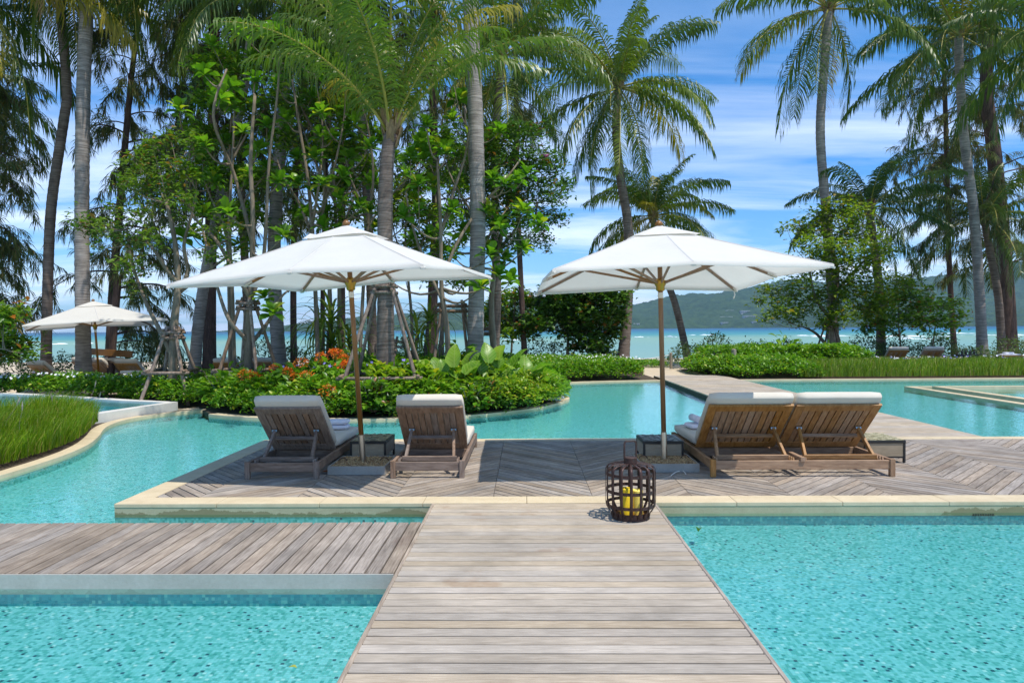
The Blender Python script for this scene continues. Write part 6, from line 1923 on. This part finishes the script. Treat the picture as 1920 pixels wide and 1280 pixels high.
# rz: direction the tip points (0 = right, -pi/2 = towards the viewer); tilt: downwards positive
elephant_ear('elephant ear plant left in its row, leaves broad and upright beside the prop frame', 808, 14.1, [(800, 712, 1.0, 1.9, -0.75), (818, 708, 1.05, 1.2, -0.95), (785, 718, 0.9, 2.5, -0.6), (838, 722, 0.95, -1.9, 0.8), (776, 712, 0.85, -1.6, 0.7)], 91)
elephant_ear('elephant ear plant in the middle, its leaves standing tallest in front of the grey trunk', 858, 14.0, [(852, 704, 1.1, 1.55, -1.1), (838, 716, 0.95, 2.4, -0.6), (874, 700, 1.05, 0.9, -0.9), (872, 718, 1.1, 0.5, -0.5), (850, 726, 1.0, -1.6, 0.9), (892, 706, 1.0, 1.3, -0.9)], 92)
elephant_ear('elephant ear plant right of the middle, leaves arching to both sides', 930, 14.3, [(916, 696, 1.05, 2.0, -0.9), (936, 690, 1.1, 1.3, -1.0), (948, 706, 1.05, -1.4, 0.9), (962, 700, 1.0, 0.7, -0.7), (908, 712, 1.0, 2.7, -0.3), (940, 724, 0.95, -1.3, 0.9)], 93)
elephant_ear('elephant ear plant at the right end with one leaf reaching over the pool', 985, 14.7, [(998, 712, 1.05, 0.5, -0.55), (1014, 712, 1.05, 0.1, -0.25), (984, 712, 1.0, 1.7, -0.8), (972, 720, 0.9, -1.7, 0.8)], 94)
elephant_ear('small elephant ear plant low at the left of the bed beside the orange flowers', 660, 15.4, [(655, 672, 0.6, -2.0, 0.4), (672, 668, 0.6, -0.6, 0.5), (668, 690, 0.6, -1.4, 0.8)], 95)

# ---- pebbles at the tip of the garden bed
n = 420
tip = [(0.15, 15.1), (0.75, 15.05), (0.9, 15.6), (0.72, 16.3), (0.3, 16.2)]
P2 = sample_poly(tip, n)
S = rng.uniform(0.02, 0.045, n)
ico = np.array([(1, 0, 0), (-1, 0, 0), (0, 1, 0), (0, -1, 0), (0, 0, 0.6), (0, 0, -0.6)], float)
V = (np.column_stack([P2, 0.025 + rng.uniform(0, 0.03, n)])[:, None] + ico[None] * S[:, None, None] * rng.uniform(0.7, 1.2, (n, 6, 1))).reshape(-1, 3)
f = np.array([(0, 2, 4), (2, 1, 4), (1, 3, 4), (3, 0, 4), (2, 0, 5), (1, 2, 5), (3, 1, 5), (0, 3, 5)])
F = (np.arange(n)[:, None, None] * 6 + f[None]).reshape(-1, 3)
tag(link('pebbles', np_mesh('pebbles', V, [F], True), M['pebble']), 'heap of grey pebbles at the tip of the garden bed', kind='stuff')

# ---- tall grass
def grass(name, label, poly, n, h, seed, lean=(0.25, -0.1), spread=0.5, w=0.006, hfun=None, edge=0.5):
    r = np.random.default_rng(seed)
    P2 = sample_poly(poly, n)
    tuft = np.floor(P2 / 0.35)
    tr = np.sin(tuft[:, 0] * 12.9898 + tuft[:, 1] * 78.233) * 43758.5453
    tr = tr - np.floor(tr)
    d = edge_dist(poly, P2)
    a = r.uniform(0, 2 * pi, n)
    H = h * (0.35 + 0.8 * r.uniform(0, 1, n) ** 0.7) * (0.55 + 0.45 * np.clip(d / edge, 0, 1)) * (0.85 + 0.3 * tr)
    cx, cy = P2[:, 0].mean(), P2[:, 1].mean()
    sp = r.uniform(0.1, 1.0, n) * spread
    out = np.column_stack([np.cos(a), np.sin(a)]) * sp[:, None] + np.array(lean)[None]
    B = np.column_stack([P2, np.zeros(n)])
    O = np.column_stack([out, np.zeros(n)])
    up = np.array([0, 0, 1.0])
    m1 = B + O * H[:, None] * 0.22 + up * H[:, None] * 0.50
    m2 = B + O * H[:, None] * 0.62 + up * H[:, None] * 0.86
    tp = B + O * H[:, None] * 1.25 + up * H[:, None] * (1.0 - 0.25 * np.clip(sp, 0, 1))[:, None]
    s = np.column_stack([-np.sin(a), np.cos(a), np.zeros(n)]) * w
    s = np.where(r.uniform(0, 1, (n, 1)) < 0.6, np.array([[w, 0, 0]]), s)
    V = np.stack([B - s, B + s, m1 - s * 0.8, m1 + s * 0.8, m2 - s * 0.55, m2 + s * 0.55, tp], 1).reshape(-1, 3)
    k = np.arange(n)[:, None] * 7
    Q = np.concatenate([k + np.array([[0, 1, 3, 2]]), k + np.array([[2, 3, 5, 4]])])
    T = k + np.array([[4, 5, 6]])
    tag(link(name, np_mesh(name, V, [Q, T]), M['grass']), label, kind='stuff')
gp = [(p.x - 0.25, p.y + 0.1) for p in gk_s[:33]] + [(-7.9, 12.1), (-8.6, 10.7), (-11, 9.5), (-11.5, 8.2), (-10, 7.2)]
grass('tall_grass', 'mound of tall bright green grass at the left edge', gp, 44000, 0.60, 5, (0.24, -0.14), 0.62, 0.004)
gr = [(8.8, 21.95), (34, 21.95), (34, 24.4), (9.6, 24.4)]
grass('tall_grass', 'long band of tall grass behind the far pool at right', gr, 60000, 0.50, 6, (0.1, -0.1), 0.42, 0.0065, edge=0.25)
# pale seed heads
mb = MB()
for k in range(5):
    i = random.randrange(5, 36)
    p = Vector((gk_s[i].x - random.uniform(0.3, 0.9), gk_s[i].y + random.uniform(0.2, 0.7), 0))
    q = p + Vector((random.uniform(-0.05, 0.25), random.uniform(-0.15, 0.1), random.uniform(0.5, 0.66)))
    mb.tube([p, p.lerp(q, 0.6) + Vector((-0.03, 0, 0.06)), q], [0.003, 0.002, 0.002], 4)
    mb.tube([q, q + (q - p).normalized() * 0.06, q + (q - p).normalized() * 0.13], [0.004, 0.011, 0.002], 5)
tag(mb.build('seed_heads', M['panel_wood']), 'pale seed heads standing above the tall grass', kind='stuff')

# ---- loose leaves
LL = leaf_blade('loose_leaf', 0.11, 0.055, 3, M['palm_dry'], 4, 0.6, 0.3)
def loose(label, p, rz, mat=None, s=1.0, tilt=0.0):
    me = LL.copy()
    if mat: me.materials.clear(); me.materials.append(M[mat])
    o = link('fallen_leaf', me, None, None, p, (0, tilt, rz)); o.scale = (s, s, s)
    tag(o, label, 'leaf', 'fallen leaves')
M['leaf_orange'] = simple('orange_dead_leaf', (0.32, 0.10, 0.02), 0.6, 0.3)
M['leaf_yellow'] = simple('yellow_green_leaf', (0.28, 0.30, 0.04), 0.5, 0.4)
loose('orange dead leaf on the deck beside the left parasol base', ground(602, 886, 0.012) + Vector((0, 0, 0.008)), 0.3, 'leaf_orange', 1.1)
p = ground(541, 1252, WATER); loose('yellow green leaf floating on the pool in the left foreground', Vector((p.x, p.y, WATER + 0.006)), 0.2, 'leaf_yellow', 0.42)
p = ground(1309, 998, WATER); loose('dark green leaf sprig floating in the right pool below the coping', Vector((p.x, p.y, WATER + 0.008)), 1.2, 'rosette', 0.9, -0.25)
loose('tiny dark leaf on the deck right of the half hidden side table', ground(1695, 857, 0.01) + Vector((0, 0, 0.006)), 0.9, 'rust', 0.4)
mb = MB(); q = [ground(x, y, 0.008) + Vector((0, 0, 0.01)) for x, y in ((1258, 893), (1268, 886), (1280, 884), (1286, 890))]
tag(mb.tube(smooth_line(q, 4), 0.005, 5).build('rope_end', M['cord']), 'short loose rope end in front of the right parasol base', 'rope')

# ---- sea air
hb_ = MB(); hb_.box(-9050, 9050, -450, 12050, -5.2, float(ZZ.max()) + 6)
me = bpy.data.materials.new('sea_air'); me.use_nodes = True
nt = me.node_tree; nt.nodes.clear()
out = nt.nodes.new('ShaderNodeOutputMaterial'); pv = nt.nodes.new('ShaderNodeVolumePrincipled')
pv.inputs['Color'].default_value = (0.45, 0.70, 1.0, 1)
pv.inputs['Density'].default_value = 0.00010
nt.links.new(pv.outputs[0], out.inputs['Volume'])
HAZE = True
if HAZE: tag(hb_.build('haze', me), 'thin blue sea air', kind='stuff')
